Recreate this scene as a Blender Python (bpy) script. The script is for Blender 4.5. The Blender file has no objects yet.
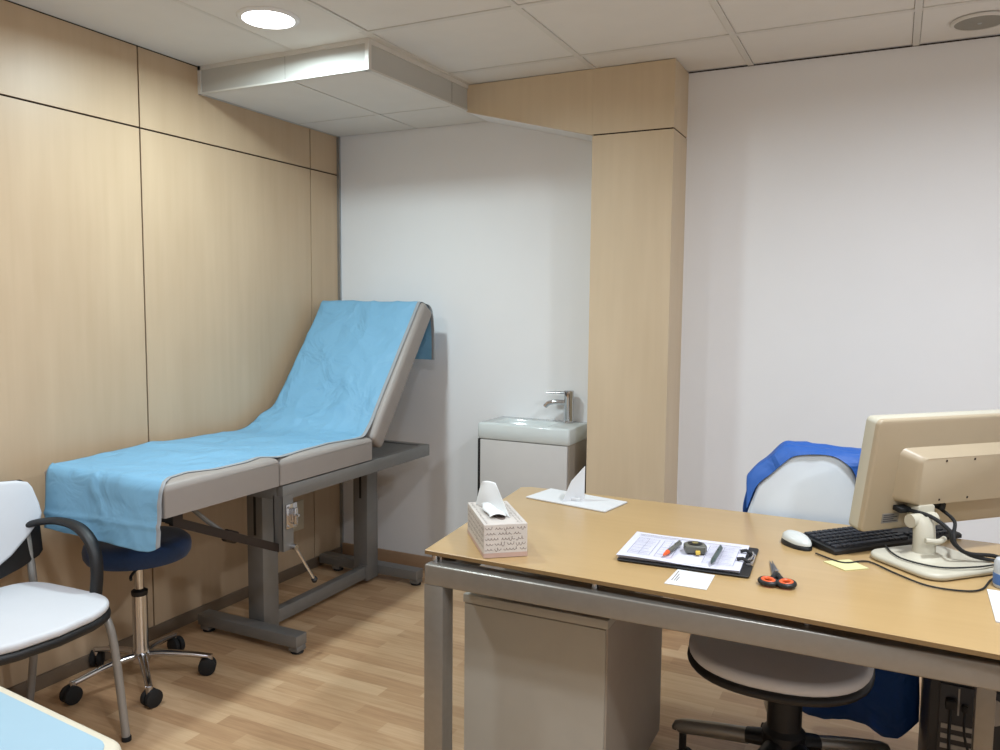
import bpy, bmesh, math, random
from mathutils import Vector, Matrix
random.seed(7)
PI = math.pi
COL = bpy.context.scene.collection
scene = bpy.context.scene

# ------------------------------------------------------------------ materials
def lin(c):
    out = []
    for v in c:
        v /= 255.0
        out.append(v / 12.92 if v <= 0.04045 else ((v + 0.055) / 1.055) ** 2.4)
    return tuple(out) + (1.0,)

def base_mat(name):
    m = bpy.data.materials.new(name); m.use_nodes = True
    return m, m.node_tree, m.node_tree.nodes['Principled BSDF']

def mat(name, c, rough=0.5, metal=0.0, var=0.04, scale=18.0, bump=0.0, bscale=200.0, spec=0.5, sheen=0.0, coat=0.0):
    m, nt, b = base_mat(name)
    tc = nt.nodes.new('ShaderNodeTexCoord')
    n = nt.nodes.new('ShaderNodeTexNoise'); n.inputs['Scale'].default_value = scale; n.inputs['Detail'].default_value = 3
    nt.links.new(tc.outputs['Object'], n.inputs['Vector'])
    r = nt.nodes.new('ShaderNodeValToRGB')
    a = lin(c)
    r.color_ramp.elements[0].color = tuple(x * (1 - var) for x in a[:3]) + (1,)
    r.color_ramp.elements[1].color = tuple(min(1, x * (1 + var)) for x in a[:3]) + (1,)
    r.color_ramp.elements[0].position = 0.3; r.color_ramp.elements[1].position = 0.7
    nt.links.new(n.outputs['Fac'], r.inputs['Fac']); nt.links.new(r.outputs['Color'], b.inputs['Base Color'])
    b.inputs['Roughness'].default_value = rough; b.inputs['Metallic'].default_value = metal
    b.inputs['Specular IOR Level'].default_value = spec
    if sheen: b.inputs['Sheen Weight'].default_value = sheen
    if coat: b.inputs['Coat Weight'].default_value = coat; b.inputs['Coat Roughness'].default_value = 0.12
    if bump:
        n2 = nt.nodes.new('ShaderNodeTexNoise'); n2.inputs['Scale'].default_value = bscale; n2.inputs['Detail'].default_value = 2
        nt.links.new(tc.outputs['Object'], n2.inputs['Vector'])
        bp = nt.nodes.new('ShaderNodeBump'); bp.inputs['Strength'].default_value = bump; bp.inputs['Distance'].default_value = 0.002
        nt.links.new(n2.outputs['Fac'], bp.inputs['Height']); nt.links.new(bp.outputs['Normal'], b.inputs['Normal'])
    return m

def veneer(name, c1, c2, stretch=(26, 26, 1.1), rough=0.42, spec=0.4, coat=0.0, big=(1.6, 1.6, 0.5)):
    """wood veneer: fine long grain plus broad soft figure"""
    m, nt, b = base_mat(name)
    tc = nt.nodes.new('ShaderNodeTexCoord')
    def layer(sc, scale, det, ro=0.55):
        mp = nt.nodes.new('ShaderNodeMapping'); mp.inputs['Scale'].default_value = sc
        nt.links.new(tc.outputs['Object'], mp.inputs['Vector'])
        n = nt.nodes.new('ShaderNodeTexNoise'); n.inputs['Scale'].default_value = scale
        n.inputs['Detail'].default_value = det; n.inputs['Roughness'].default_value = ro
        nt.links.new(mp.outputs['Vector'], n.inputs['Vector']); return n
    g = layer(stretch, 2.2, 5); f = layer(big, 2.0, 3)
    mx = nt.nodes.new('ShaderNodeMath'); mx.operation = 'MULTIPLY_ADD'
    nt.links.new(g.outputs['Fac'], mx.inputs[0]); mx.inputs[1].default_value = 0.3
    h = nt.nodes.new('ShaderNodeMath'); h.operation = 'MULTIPLY'; h.inputs[1].default_value = 0.7
    nt.links.new(f.outputs['Fac'], h.inputs[0]); nt.links.new(h.outputs[0], mx.inputs[2])
    r = nt.nodes.new('ShaderNodeValToRGB')
    r.color_ramp.elements[0].position = 0.34; r.color_ramp.elements[1].position = 0.66
    r.color_ramp.elements[0].color = lin(c1); r.color_ramp.elements[1].color = lin(c2)
    nt.links.new(mx.outputs[0], r.inputs['Fac']); nt.links.new(r.outputs['Color'], b.inputs['Base Color'])
    b.inputs['Roughness'].default_value = rough; b.inputs['Specular IOR Level'].default_value = spec
    if coat: b.inputs['Coat Weight'].default_value = coat; b.inputs['Coat Roughness'].default_value = 0.2
    return m

def floor_mat():
    m, nt, b = base_mat('laminate floor')
    tc = nt.nodes.new('ShaderNodeTexCoord')
    br = nt.nodes.new('ShaderNodeTexBrick')
    br.inputs['Scale'].default_value = 1.0
    br.inputs['Brick Width'].default_value = 0.36; br.inputs['Row Height'].default_value = 0.066
    br.inputs['Mortar Size'].default_value = 0.0007; br.inputs['Mortar Smooth'].default_value = 0.2
    br.offset = 0.37; br.squash = 1.0
    br.inputs['Color1'].default_value = (0, 0, 0, 1); br.inputs['Color2'].default_value = (1, 1, 1, 1)
    br.inputs['Mortar'].default_value = (0.25, 0.25, 0.25, 1)
    nt.links.new(tc.outputs['Object'], br.inputs['Vector'])
    mp = nt.nodes.new('ShaderNodeMapping'); mp.inputs['Scale'].default_value = (2.2, 34, 1)
    nt.links.new(tc.outputs['Object'], mp.inputs['Vector'])
    n = nt.nodes.new('ShaderNodeTexNoise'); n.inputs['Scale'].default_value = 2.0; n.inputs['Detail'].default_value = 6; n.inputs['Roughness'].default_value = 0.6
    n.inputs['Distortion'].default_value = 0.6
    nt.links.new(mp.outputs['Vector'], n.inputs['Vector'])
    sep = nt.nodes.new('ShaderNodeSeparateColor'); nt.links.new(br.outputs['Color'], sep.inputs['Color'])
    a = nt.nodes.new('ShaderNodeMath'); a.operation = 'MULTIPLY'; a.inputs[1].default_value = 0.42
    nt.links.new(sep.outputs[0], a.inputs[0])
    s = nt.nodes.new('ShaderNodeMath'); s.operation = 'MULTIPLY_ADD'; s.inputs[1].default_value = 0.72
    nt.links.new(n.outputs['Fac'], s.inputs[0]); nt.links.new(a.outputs[0], s.inputs[2])
    r = nt.nodes.new('ShaderNodeValToRGB')
    r.color_ramp.elements[0].position = 0.18; r.color_ramp.elements[0].color = lin((158, 122, 91))
    r.color_ramp.elements[1].position = 0.85; r.color_ramp.elements[1].color = lin((207, 177, 141))
    e = r.color_ramp.elements.new(0.5); e.color = lin((186, 151, 115))
    nt.links.new(s.outputs[0], r.inputs['Fac']); nt.links.new(r.outputs['Color'], b.inputs['Base Color'])
    b.inputs['Roughness'].default_value = 0.38; b.inputs['Specular IOR Level'].default_value = 0.4
    return m

def emit(name, c, s):
    m = bpy.data.materials.new(name); m.use_nodes = True
    nt = m.node_tree; nt.nodes.remove(nt.nodes['Principled BSDF'])
    e = nt.nodes.new('ShaderNodeEmission'); e.inputs['Color'].default_value = lin(c); e.inputs['Strength'].default_value = s
    nt.links.new(e.outputs[0], nt.nodes['Material Output'].inputs['Surface'])
    return m

def crinkle(name, c, rough=0.55, trans=0.0):
    """crêpe-like disposable sheet: colour plus crease bump"""
    m, nt, b = base_mat(name)
    tc = nt.nodes.new('ShaderNodeTexCoord')
    b.inputs['Base Color'].default_value = lin(c); b.inputs['Roughness'].default_value = rough
    if trans:
        tl = nt.nodes.new('ShaderNodeBsdfTranslucent'); tl.inputs['Color'].default_value = lin(c)
        mxs = nt.nodes.new('ShaderNodeMixShader'); mxs.inputs[0].default_value = trans
        nt.links.new(b.outputs[0], mxs.inputs[1]); nt.links.new(tl.outputs[0], mxs.inputs[2])
        nt.links.new(mxs.outputs[0], nt.nodes['Material Output'].inputs['Surface'])
    v = nt.nodes.new('ShaderNodeTexVoronoi'); v.inputs['Scale'].default_value = 6.0; v.feature = 'F1'
    n = nt.nodes.new('ShaderNodeTexNoise'); n.inputs['Scale'].default_value = 7.0; n.inputs['Detail'].default_value = 3; n.inputs['Distortion'].default_value = 1.0
    nt.links.new(tc.outputs['Object'], n.inputs['Vector'])
    mixv = nt.nodes.new('ShaderNodeMixRGB'); mixv.inputs[0].default_value = 0.12
    nt.links.new(tc.outputs['Object'], mixv.inputs[1]); nt.links.new(n.outputs['Color'], mixv.inputs[2])
    nt.links.new(mixv.outputs[0], v.inputs['Vector'])
    ad = nt.nodes.new('ShaderNodeMath'); ad.operation = 'ADD'
    nt.links.new(v.outputs['Distance'], ad.inputs[0]); nt.links.new(n.outputs['Fac'], ad.inputs[1])
    bp = nt.nodes.new('ShaderNodeBump'); bp.inputs['Strength'].default_value = 0.8; bp.inputs['Distance'].default_value = 0.02
    nt.links.new(ad.outputs[0], bp.inputs['Height']); nt.links.new(bp.outputs['Normal'], b.inputs['Normal'])
    return m

M = dict(
    wall=mat('white wall paint', (231, 231, 232), 0.75, var=0.012, scale=3, bump=0.06, bscale=120, spec=0.25),
    ceil=mat('ceiling tile', (222, 219, 214), 0.85, var=0.015, scale=8, bump=0.12, bscale=300, spec=0.15),
    grid=mat('ceiling grid metal', (211, 208, 202), 0.5, var=0.02),
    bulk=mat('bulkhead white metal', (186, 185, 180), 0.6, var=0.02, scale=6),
    gap=mat('dark joint', (46, 33, 24), 0.9),
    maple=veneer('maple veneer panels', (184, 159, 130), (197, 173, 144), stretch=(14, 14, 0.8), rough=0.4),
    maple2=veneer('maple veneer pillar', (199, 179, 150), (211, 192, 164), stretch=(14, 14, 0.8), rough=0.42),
    desk=veneer('maple desk top', (174, 144, 98), (184, 154, 108), stretch=(1.0, 24, 24), big=(0.6, 1.8, 1.8), rough=0.3, coat=0.25),
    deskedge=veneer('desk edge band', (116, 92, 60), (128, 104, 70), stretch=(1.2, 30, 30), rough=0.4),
    floor=floor_mat(),
    skirtwood=veneer('skirting wood', (166, 136, 108), (180, 150, 122), stretch=(2, 30, 30), rough=0.5),
    skirtgrey=mat('skirting metal brown', (124, 110, 95), 0.45, metal=0.3),
    alu=mat('brushed aluminium trim', (168, 170, 172), 0.35, metal=0.85),
    silver=mat('silver painted steel', (140, 136, 129), 0.3, metal=0.5, var=0.03, scale=60),
    couchsteel=mat('grey painted steel', (126, 125, 123), 0.42, metal=0.35),
    darksteel=mat('dark steel bar', (58, 50, 46), 0.4, metal=0.5),
    chrome=mat('chrome', (205, 205, 208), 0.12, metal=1.0, var=0.01),
    black=mat('black plastic', (20, 20, 22), 0.5),
    rubber=mat('black rubber', (17, 17, 18), 0.75),
    pad=mat('greige vinyl', (150, 143, 138), 0.5, var=0.02, bump=0.05, bscale=500),
    cream=mat('cream vinyl', (204, 196, 176), 0.45, var=0.02),
    paper_blue=crinkle('blue couch paper', (133, 187, 219), trans=0.25),
    paper_edge=mat('shaded white paper backing', (146, 150, 154), 0.7, var=0.02),  # white border of the sheet, its grey shading put into the colour
    blue_sheet=mat('pale blue sheet', (150, 180, 196), 0.6, var=0.02, scale=5),
    white_uph=mat('white upholstery', (206, 208, 213), 0.6, var=0.01, bump=0.05, bscale=700),
    white_back=mat('white chair back fabric', (213, 222, 230), 0.6, var=0.01, bump=0.05, bscale=700),
    navy=mat('navy blue upholstery', (14, 50, 94), 0.7, var=0.1, scale=80, bump=0.1, bscale=900, sheen=0.2),
    gown=crinkle('blue nonwoven gown', (38, 90, 170), 0.55),
    greyleg=mat('grey enamel tube', (150, 147, 143), 0.4, metal=0.3),
    ceramic=mat('white ceramic', (204, 211, 211), 0.12, var=0.01, spec=0.6),
    lacquer=mat('white cabinet lacquer', (197, 195, 193), 0.4, var=0.01),
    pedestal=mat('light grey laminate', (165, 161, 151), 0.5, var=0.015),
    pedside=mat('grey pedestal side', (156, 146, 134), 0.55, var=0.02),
    white=mat('white card', (212, 214, 216), 0.6, var=0.01),
    paperw=mat('white paper', (206, 206, 220), 0.7, var=0.01),
    tissue=mat('white tissue', (218, 220, 220), 0.85, var=0.01, bump=0.1, bscale=400),
    boxwhite=mat('tissue carton', (200, 193, 186), 0.6, var=0.05, scale=25),
    boxpink=mat('carton pink band', (186, 158, 146), 0.6),
    ink=mat('grey printed ink', (112, 98, 92), 0.8),
    ink2=mat('pale printed ink', (130, 128, 150), 0.8),
    inkblack=mat('black ink', (60, 60, 66), 0.8),
    beige=mat('beige monitor plastic', (167, 152, 128), 0.42, var=0.012),
    ivory=mat('ivory monitor plastic', (186, 181, 164), 0.4, var=0.012),
    screen=mat('dark screen', (14, 15, 18), 0.15),
    sticker=mat('grey sticker', (128, 124, 118), 0.5),
    note=mat('yellow note paper', (210, 206, 152), 0.7),
    orange=mat('orange plastic', (224, 92, 40), 0.45),
    blade=mat('blade steel', (120, 118, 116), 0.3, metal=0.8),
    mousew=mat('white mouse shell', (200, 203, 200), 0.3),
    keycap=mat('key caps', (32, 34, 42), 0.55),
    tapebody=mat('tape measure grey', (92, 92, 84), 0.4),
    tapeyellow=mat('tape yellow', (220, 186, 80), 0.4),
    tapeolive=mat('tape olive badge', (128, 116, 66), 0.4),
    pen=mat('dark green pen', (58, 74, 72), 0.35),
    red=mat('red print', (190, 60, 50), 0.6),
    bottle=mat('grey bottle label', (180,184,188), 0.4),
    bluelabel=mat('blue label', (70, 110, 170), 0.4),
    grille=mat('speaker grille', (140, 136, 126), 0.6, var=0.06, scale=500),
    pccase=mat('pc case black', (30, 30, 34), 0.5),
    slotmetal=mat('slot metal', (150, 147, 142), 0.45, metal=0.2),
    pcmetal=mat('pc back plate', (58, 58, 60), 0.4, metal=0.7),
    socket=mat('ivory switch plastic', (210, 200, 176), 0.4),
    lamp=emit('led diffuser', (255, 255, 255), 9.0),
    lampring=mat('white lamp ring', (225, 225, 225), 0.4),
)

# ------------------------------------------------------------------ mesh builder
class MB:
    def __init__(self): self.bm = bmesh.new()
    def _add(self, verts, faces, mi=0):
        vs = [self.bm.verts.new(v) for v in verts]
        fs = []
        for f in faces:
            try:
                fc = self.bm.faces.new([vs[i] for i in f]); fc.material_index = mi; fs.append(fc)
            except ValueError: pass
        return vs, fs
    def box(self, lo, hi, mi=0, bev=0.0, seg=2, mtx=None):
        x0, y0, z0 = lo; x1, y1, z1 = hi
        v = [(x0,y0,z0),(x1,y0,z0),(x1,y1,z0),(x0,y1,z0),(x0,y0,z1),(x1,y0,z1),(x1,y1,z1),(x0,y1,z1)]
        f = [(3,2,1,0),(4,5,6,7),(0,1,5,4),(1,2,6,5),(2,3,7,6),(3,0,4,7)]
        t = bmesh.new(); tv = [t.verts.new(p) for p in v]
        for q in f: t.faces.new([tv[i] for i in q])
        if bev > 0:
            bmesh.ops.bevel(t, geom=list(t.edges), offset=bev, segments=seg, profile=0.5, affect='EDGES')
        self.merge(t, mi, mtx); return self
    def merge(self, t, mi=None, mtx=None):
        t.verts.index_update()
        mp = {}
        for v in t.verts:
            co = v.co.copy()
            if mtx is not None: co = mtx @ co
            mp[v] = self.bm.verts.new(co)
        for f in t.faces:
            try:
                n = self.bm.faces.new([mp[v] for v in f.verts]); n.material_index = f.material_index if mi is None else mi
            except ValueError: pass
        t.free()
    def obox(self, p0, p1, w, h, mi=0, bev=0.0, up=(0,0,1)):
        """box-section bar from p0 to p1, w across, h along up"""
        p0 = Vector(p0); p1 = Vector(p1); d = p1 - p0; L = d.length; d.normalize()
        u = Vector(up); s = d.cross(u)
        if s.length < 1e-4: s = d.cross(Vector((1,0,0)))
        s.normalize(); u = s.cross(d)
        m = Matrix((( d.x, s.x, u.x, p0.x),(d.y, s.y, u.y, p0.y),(d.z, s.z, u.z, p0.z),(0,0,0,1)))
        return self.box((0,-w/2,-h/2),(L,w/2,h/2), mi, bev, mtx=m)
    def tube(self, pts, r, n=10, mi=0, flat=None, smooth_n=0, caps=True):
        pts = [Vector(p) for p in pts]
        rs = r if isinstance(r, (list, tuple)) else [r]*len(pts)
        if smooth_n:
            P, Rr = [], []
            for i in range(len(pts)-1):
                a = pts[max(i-1,0)]; b = pts[i]; c = pts[i+1]; d = pts[min(i+2,len(pts)-1)]
                for k in range(smooth_n):
                    t = k/smooth_n
                    P.append(0.5*((2*b)+(c-a)*t+(2*a-5*b+4*c-d)*t*t+(3*b-a-3*c+d)*t**3))
                    Rr.append(rs[i]*(1-t)+rs[i+1]*t)
            P.append(pts[-1]); Rr.append(rs[-1]); pts, rs = P, Rr
        rings = []; ref = None
        for i, p in enumerate(pts):
            d = (pts[min(i+1,len(pts)-1)] - pts[max(i-1,0)])
            d.normalize()
            if ref is None:
                ref = Vector((0,0,1)) if abs(d.z) < 0.9 else Vector((0,1,0))
            s = d.cross(ref); s.normalize(); u = s.cross(d); u.normalize(); ref = u
            fl = flat if flat else (1,1)
            rings.append([self.bm.verts.new(p + s*math.cos(2*PI*k/n)*rs[i]*fl[0] + u*math.sin(2*PI*k/n)*rs[i]*fl[1]) for k in range(n)])
        for a, b in zip(rings, rings[1:]):
            for k in range(n):
                f = self.bm.faces.new((a[k], a[(k+1)%n], b[(k+1)%n], b[k])); f.material_index = mi
        if caps:
            f = self.bm.faces.new(list(reversed(rings[0]))); f.material_index = mi
            f = self.bm.faces.new(rings[-1]); f.material_index = mi
        return self
    def cyl(self, p0, p1, r, n=20, mi=0): return self.tube([p0, p1], r, n, mi)
    def lathe(self, prof, c=(0,0,0), n=28, mi=0, mtx=None, mis=None):
        rings = []
        c = Vector(c)
        def T(v): 
            v = Vector(v) 
            return (mtx @ v) if mtx is not None else v + c
        for r, z in prof:
            if r < 1e-6: rings.append([self.bm.verts.new(T((0,0,z)))])
            else: rings.append([self.bm.verts.new(T((r*math.cos(2*PI*k/n), r*math.sin(2*PI*k/n), z))) for k in range(n)])
        for i, (a, b) in enumerate(zip(rings, rings[1:])):
            m_ = mis[i] if mis else mi
            for k in range(n):
                k2 = (k+1)%n
                if len(a) == 1 and len(b) == 1: continue
                if len(a) == 1: vs = (a[0], b[k2], b[k])
                elif len(b) == 1: vs = (a[k], a[k2], b[0])
                else: vs = (a[k], a[k2], b[k2], b[k])
                f = self.bm.faces.new(vs); f.material_index = m_
        for ring, rev in ((rings[0], True), (rings[-1], False)):
            if len(ring) > 1:
                f = self.bm.faces.new(list(reversed(ring)) if rev else ring); f.material_index = mi
        return self
    def prism(self, poly, a, b, axes='xyz', mi=0, bev=0.0, seg=2, mtx=None):
        """poly in the first two axes, extruded along the third from a to b"""
        ix = {'x':0,'y':1,'z':2}
        def P(u, v, w):
            q = [0,0,0]; q[ix[axes[0]]] = u; q[ix[axes[1]]] = v; q[ix[axes[2]]] = w; return q
        t = bmesh.new()
        lo = [t.verts.new(P(u,v,a)) for u,v in poly]; hi = [t.verts.new(P(u,v,b)) for u,v in poly]
        n = len(poly)
        t.faces.new(list(reversed(lo))); t.faces.new(hi)
        for k in range(n): t.faces.new((lo[k], lo[(k+1)%n], hi[(k+1)%n], hi[k]))
        bmesh.ops.recalc_face_normals(t, faces=t.faces)
        if bev > 0:
            es = [e for e in t.edges if (e.verts[0] in lo) == (e.verts[1] in lo)]
            bmesh.ops.bevel(t, geom=es, offset=bev, segments=seg, profile=0.5, affect='EDGES')
        self.merge(t, mi, mtx); return self
    def grid(self, fn, nu, nv, mi=0):
        vs = [[self.bm.verts.new(fn(i/nu, j/nv)) for j in range(nv+1)] for i in range(nu+1)]
        for i in range(nu):
            for j in range(nv):
                f = self.bm.faces.new((vs[i][j], vs[i+1][j], vs[i+1][j+1], vs[i][j+1])); f.material_index = mi
        return self
    def build(self, name, mats, parent=None, world=True, sharp=35, solid=0.0, subd=0, recalc=True):
        if not isinstance(mats, (list, tuple)): mats = [mats]
        if parent is not None and world:
            inv = WM[parent.name].inverted()
            for v in self.bm.verts: v.co = inv @ v.co
        if recalc: bmesh.ops.recalc_face_normals(self.bm, faces=self.bm.faces)
        me = bpy.data.meshes.new(name); self.bm.to_mesh(me); self.bm.free()
        for m in mats: me.materials.append(M[m] if isinstance(m, str) else m)
        for p in me.polygons: p.use_smooth = True
        me.set_sharp_from_angle(angle=math.radians(sharp))
        o = bpy.data.objects.new(name, me); COL.objects.link(o)
        if parent is not None:
            o.parent = parent; WM[o.name] = WM[parent.name]
        else: WM[o.name] = Matrix.Identity(4)
        if solid:
            s = o.modifiers.new('thickness', 'SOLIDIFY'); s.thickness = solid; s.offset = 0
        if subd:
            s = o.modifiers.new('smooth', 'SUBSURF'); s.levels = subd; s.render_levels = subd
        return o

WM = {}
def tag(o, label, cat, group=None, kind=None):
    if label: o['label'] = label
    if cat: o['category'] = cat
    if group: o['group'] = group
    if kind: o['kind'] = kind
    return o
def thing(name, label, cat, loc=(0,0,0), rz=0.0, group=None):
    o = bpy.data.objects.new(name, None); COL.objects.link(o)
    o.location = loc; o.rotation_euler = (0,0,rz); o.empty_display_size = 0.05
    WM[o.name] = Matrix.Translation(loc) @ Matrix.Rotation(rz, 4, 'Z')
    return tag(o, label, cat, group)
def struct(name, mb, mats, **k):
    o = mb.build(name, mats, **k); o['kind'] = 'structure'; return o
def lerp(a, b, t): return a + (b-a)*t
def interp(pts, t):
    """piecewise-linear lookup in [(t, v), ...]"""
    if t <= pts[0][0]: return pts[0][1]
    for (a, va), (b, vb) in zip(pts, pts[1:]):
        if t <= b: return lerp(va, vb, (t-a)/(b-a))
    return pts[-1][1]
def catmull(P, t):
    n = len(P)-1; f = min(max(t*n, 0), n-1e-9); i = int(f); t = f-i
    a = Vector(P[max(i-1,0)]); b = Vector(P[i]); c = Vector(P[i+1]); d = Vector(P[min(i+2,n)])
    return 0.5*((2*b)+(c-a)*t+(2*a-5*b+4*c-d)*t*t+(3*b-a-3*c+d)*t**3)
def rrect(x0, y0, x1, y1, r, n=5):
    out = []
    for cx, cy, a0 in ((x1-r, y0+r, -PI/2), (x1-r, y1-r, 0), (x0+r, y1-r, PI/2), (x0+r, y0+r, PI)):
        for k in range(n+1):
            a = a0 + PI/2*k/n; out.append((cx+r*math.cos(a), cy+r*math.sin(a)))
    return out

# ------------------------------------------------------------------ the room
XL, XR, YN, YF, H = -2.67, 1.7, -1.7, 3.475, 2.36

b = MB(); b.box((XL-0.1, YN-0.1, -0.1), (XR+0.1, YF+0.1, 0)); struct('floor', b, 'floor')

# left wall: dark backing with maple panels standing 8 mm proud, joints left open
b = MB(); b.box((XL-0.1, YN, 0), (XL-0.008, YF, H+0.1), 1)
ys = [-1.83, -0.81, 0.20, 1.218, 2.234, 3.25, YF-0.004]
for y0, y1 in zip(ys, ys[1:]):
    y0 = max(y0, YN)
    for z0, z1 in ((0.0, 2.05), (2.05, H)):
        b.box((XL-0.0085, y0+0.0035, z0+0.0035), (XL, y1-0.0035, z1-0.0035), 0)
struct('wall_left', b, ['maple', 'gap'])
b = MB(); b.box((XL-0.1, YF, 0), (XR+0.1, YF+0.1, H+0.1)); struct('wall_back', b, 'wall')
b = MB(); b.box((XR, YN, 0), (XR+0.1, YF, H+0.1)); struct('wall_right', b, 'wall')
b = MB(); b.box((XL-0.1, YN-0.1, 0), (XR+0.1, YN, H+0.1)); struct('wall_front', b, 'wall')

# pillar clad in maple, and the sloping header beside it
PX0, PX1, PY = -1.175, -0.83, 3.25
b = MB()
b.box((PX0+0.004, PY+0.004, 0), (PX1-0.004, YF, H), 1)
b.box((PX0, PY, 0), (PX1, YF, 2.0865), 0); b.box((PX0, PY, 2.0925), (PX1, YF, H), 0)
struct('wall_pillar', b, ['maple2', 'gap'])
b = MB()
hp = [(-1.778, H), (PX0-0.0003, H), (PX0-0.0003, 2.0895), (-1.778, 2.243)]
b.prism(hp, PY, PY+0.018, 'xzy', 0)
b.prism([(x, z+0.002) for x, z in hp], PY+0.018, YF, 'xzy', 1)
struct('wall_header', b, ['maple2', 'wall'])

# suspended ceiling: dark void, tiles, tee bars
b = MB(); b.box((XL-0.1, YN-0.1, H+0.012), (XR+0.1, YF+0.1, H+0.1), 2)
gx = [XL, -2.165, -1.776, -1.176, -0.576, 0.024, 0.624, 1.224, XR]
gy = [YN, -1.11, -0.51, 0.09, 0.69, 1.29, 1.89, 2.49, 3.07, YF]
for i, (x0, x1) in enumerate(zip(gx, gx[1:])):
    if x1 <= -1.77:
        b.box((x0+(0.001 if i == 0 else 0.0095), YN, H+0.0005), (x1-0.0095, 2.56, H+0.013), 0)
        continue
    for y0, y1 in zip(gy, gy[1:]):
        b.box((x0+0.0125, y0+0.0125, H+0.003), (x1-0.0125, y1-0.0125, H+0.013), 0, bev=0.002, seg=1)
for x in gx[1:-1]:
    w = 0.008 if x < -1.7 else 0.0115
    b.box((x-w, YN, H), (x+w, 2.555 if x < -1.7 else YF, H+0.011), 1)
b.box((-1.800, 2.47, H-0.0005), (-1.7635, YF, H+0.0125), 1)
for y in gy[1:-1]:
    for x0, x1 in zip(gx[2:], gx[3:]):
        b.box((x0+0.0115, y-0.0115, H), (x1-0.0115, y+0.0115, H+0.011), 1)
b.box((PX1, YF-0.003, H-0.0012), (XR, YF, H+0.003), 2)  # thin dark strip standing in for the shadow gap along the wall
struct('ceiling', b, ['ceil', 'grid', 'gap'])

# dropped bulkhead over the exam couch
BX, BY, BZ = -1.800, 2.537, 2.249
b = MB()
b.box((XL, BY+0.004, BZ+0.004), (BX-0.004, YF, H), 0)                    # core
b.box((XL, BY, BZ+0.002), (BX-0.002, BY+0.006, H-0.014), 1)              # front plate
b.box((BX-0.006, BY, BZ+0.002), (BX, PY+0.0, H-0.014), 1)                # side plate
b.box((XL, BY-0.006, H-0.016), (BX+0.004, BY+0.004, H), 3)               # top angle, front
b.box((BX-0.004, BY-0.006, H-0.018), (BX+0.006, PY-0.001, H), 3)         # top angle, side
b.box((XL, BY-0.004, BZ-0.003), (BX+0.004, BY+0.018, BZ+0.004), 3)       # bottom angle, front
b.box((BX-0.022, BY, BZ-0.003), (BX+0.004, PY-0.001, BZ+0.004), 3); b.box((BX-0.024, PY-0.001, BZ-0.003), (BX, YF, BZ+0.004), 3)        # bottom angle, side
b.box((BX-0.010, BY-0.0065, BZ-0.0035), (BX+0.0065, BY+0.012, H-0.0002), 3)        # corner angle
b.box((XL, BY-0.006, BZ-0.003), (XL+0.016, BY+0.004, H), 3)
b.box((BX+0.0, PY-0.13, BZ+0.004), (BX+0.0004, PY-0.1285, H-0.018), 2)     # plate joint
b.box((-2.205, BY-0.0004, BZ+0.004), (-2.2042, BY+0.001, H-0.016), 2)
for x0, x1 in ((XL+0.018, -2.180), (-2.173, BX-0.022)):
    for y0, y1 in ((BY+0.02, 3.143), (3.150, YF-0.006)):
        b.box((x0, y0, BZ-0.0015), (x1, y1, BZ+0.006), 0)
b.box((XL, BY+0.018, BZ-0.002), (XL+0.014, YF, BZ+0.004), 1)
b.box((XL+0.001, BY+0.01, BZ+0.0012), (BX-0.02, YF-0.001, BZ+0.0038), 2)
for v in b.bm.verts:                                                     # its right flank runs a little out of square
    if v.co.x > -1.95: v.co.x += -0.007 + 0.046*max(0.0, min(v.co.y, PY)-BY)
struct('ceiling_bulkhead', b, ['ceil', 'bulk', 'gap', 'grid'])

b = MB(); b.box((XL, YF-0.012, 0), (XL+0.016, YF, BZ), 0); struct('trim_1', b, 'alu')
b = MB(); b.box((XL+0.016, YF-0.014, 0), (PX0, YF, 0.075), 0, bev=0.003); struct('baseboard_back', b, 'skirtwood')
b = MB(); b.box((PX1, YF-0.014, 0), (XR, YF, 0.075), 0, bev=0.003); struct('baseboard_right', b, 'skirtwood')
b = MB(); b.box((XL, YN, 0), (XL+0.013, YF-0.014, 0.052), 0, bev=0.003); struct('baseboard_left', b, 'skirtgrey')

# ------------------------------------------------------------------ ceiling fittings
def downlight(x, y, label, power, r=0.085, col=(0.855, 0.925, 1.0), spread=171):
    t = thing('ceiling_downlight', label, 'ceiling light', (x, y, H), 0, 'round recessed ceiling lights')
    a = MB(); a.lathe([(r+0.002, -0.002), (r+0.004, -0.008), (r+0.016, -0.006), (r+0.021, -0.001), (r+0.021, 0.0)], n=48)
    # open ring: close it to the ceiling
    a.build('trim_ring', 'lampring', t, world=False)
    d = MB(); d.lathe([(0, -0.0095), (r*0.7, -0.0092), (r+0.003, -0.0085), (r+0.003, -0.0065)], n=48)
    d.build('diffuser', 'lamp', t, world=False)
    L = bpy.data.lights.new('lamp', 'AREA'); L.shape = 'DISK'; L.size = r*2; L.energy = power; L.color = col; L.spread = math.radians(spread)
    lo = bpy.data.objects.new('lamp', L); COL.objects.link(lo); lo.parent = t; lo.location = (0, 0, -0.012)
    return t
downlight(-1.995, 2.215, 'lit round downlight in the ceiling just in front of the white bulkhead', 18.5, col=(0.79, 0.96, 1.0), spread=171)
downlight(-1.995, 0.95, 'round downlight in the ceiling above the white visitor chair', 15)
downlight(-0.45, 0.75, 'round downlight in the ceiling above the front of the desk', 18)
downlight(0.35, 2.0, 'added unseen downlight in the ceiling above the monitor', 25)  # helper lamp out of view, added for light on the right wall
downlight(0.9, 0.5, 'added unseen downlight in the ceiling near the right wall', 22)  # extra lamp out of view, added as fill for the right side

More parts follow.
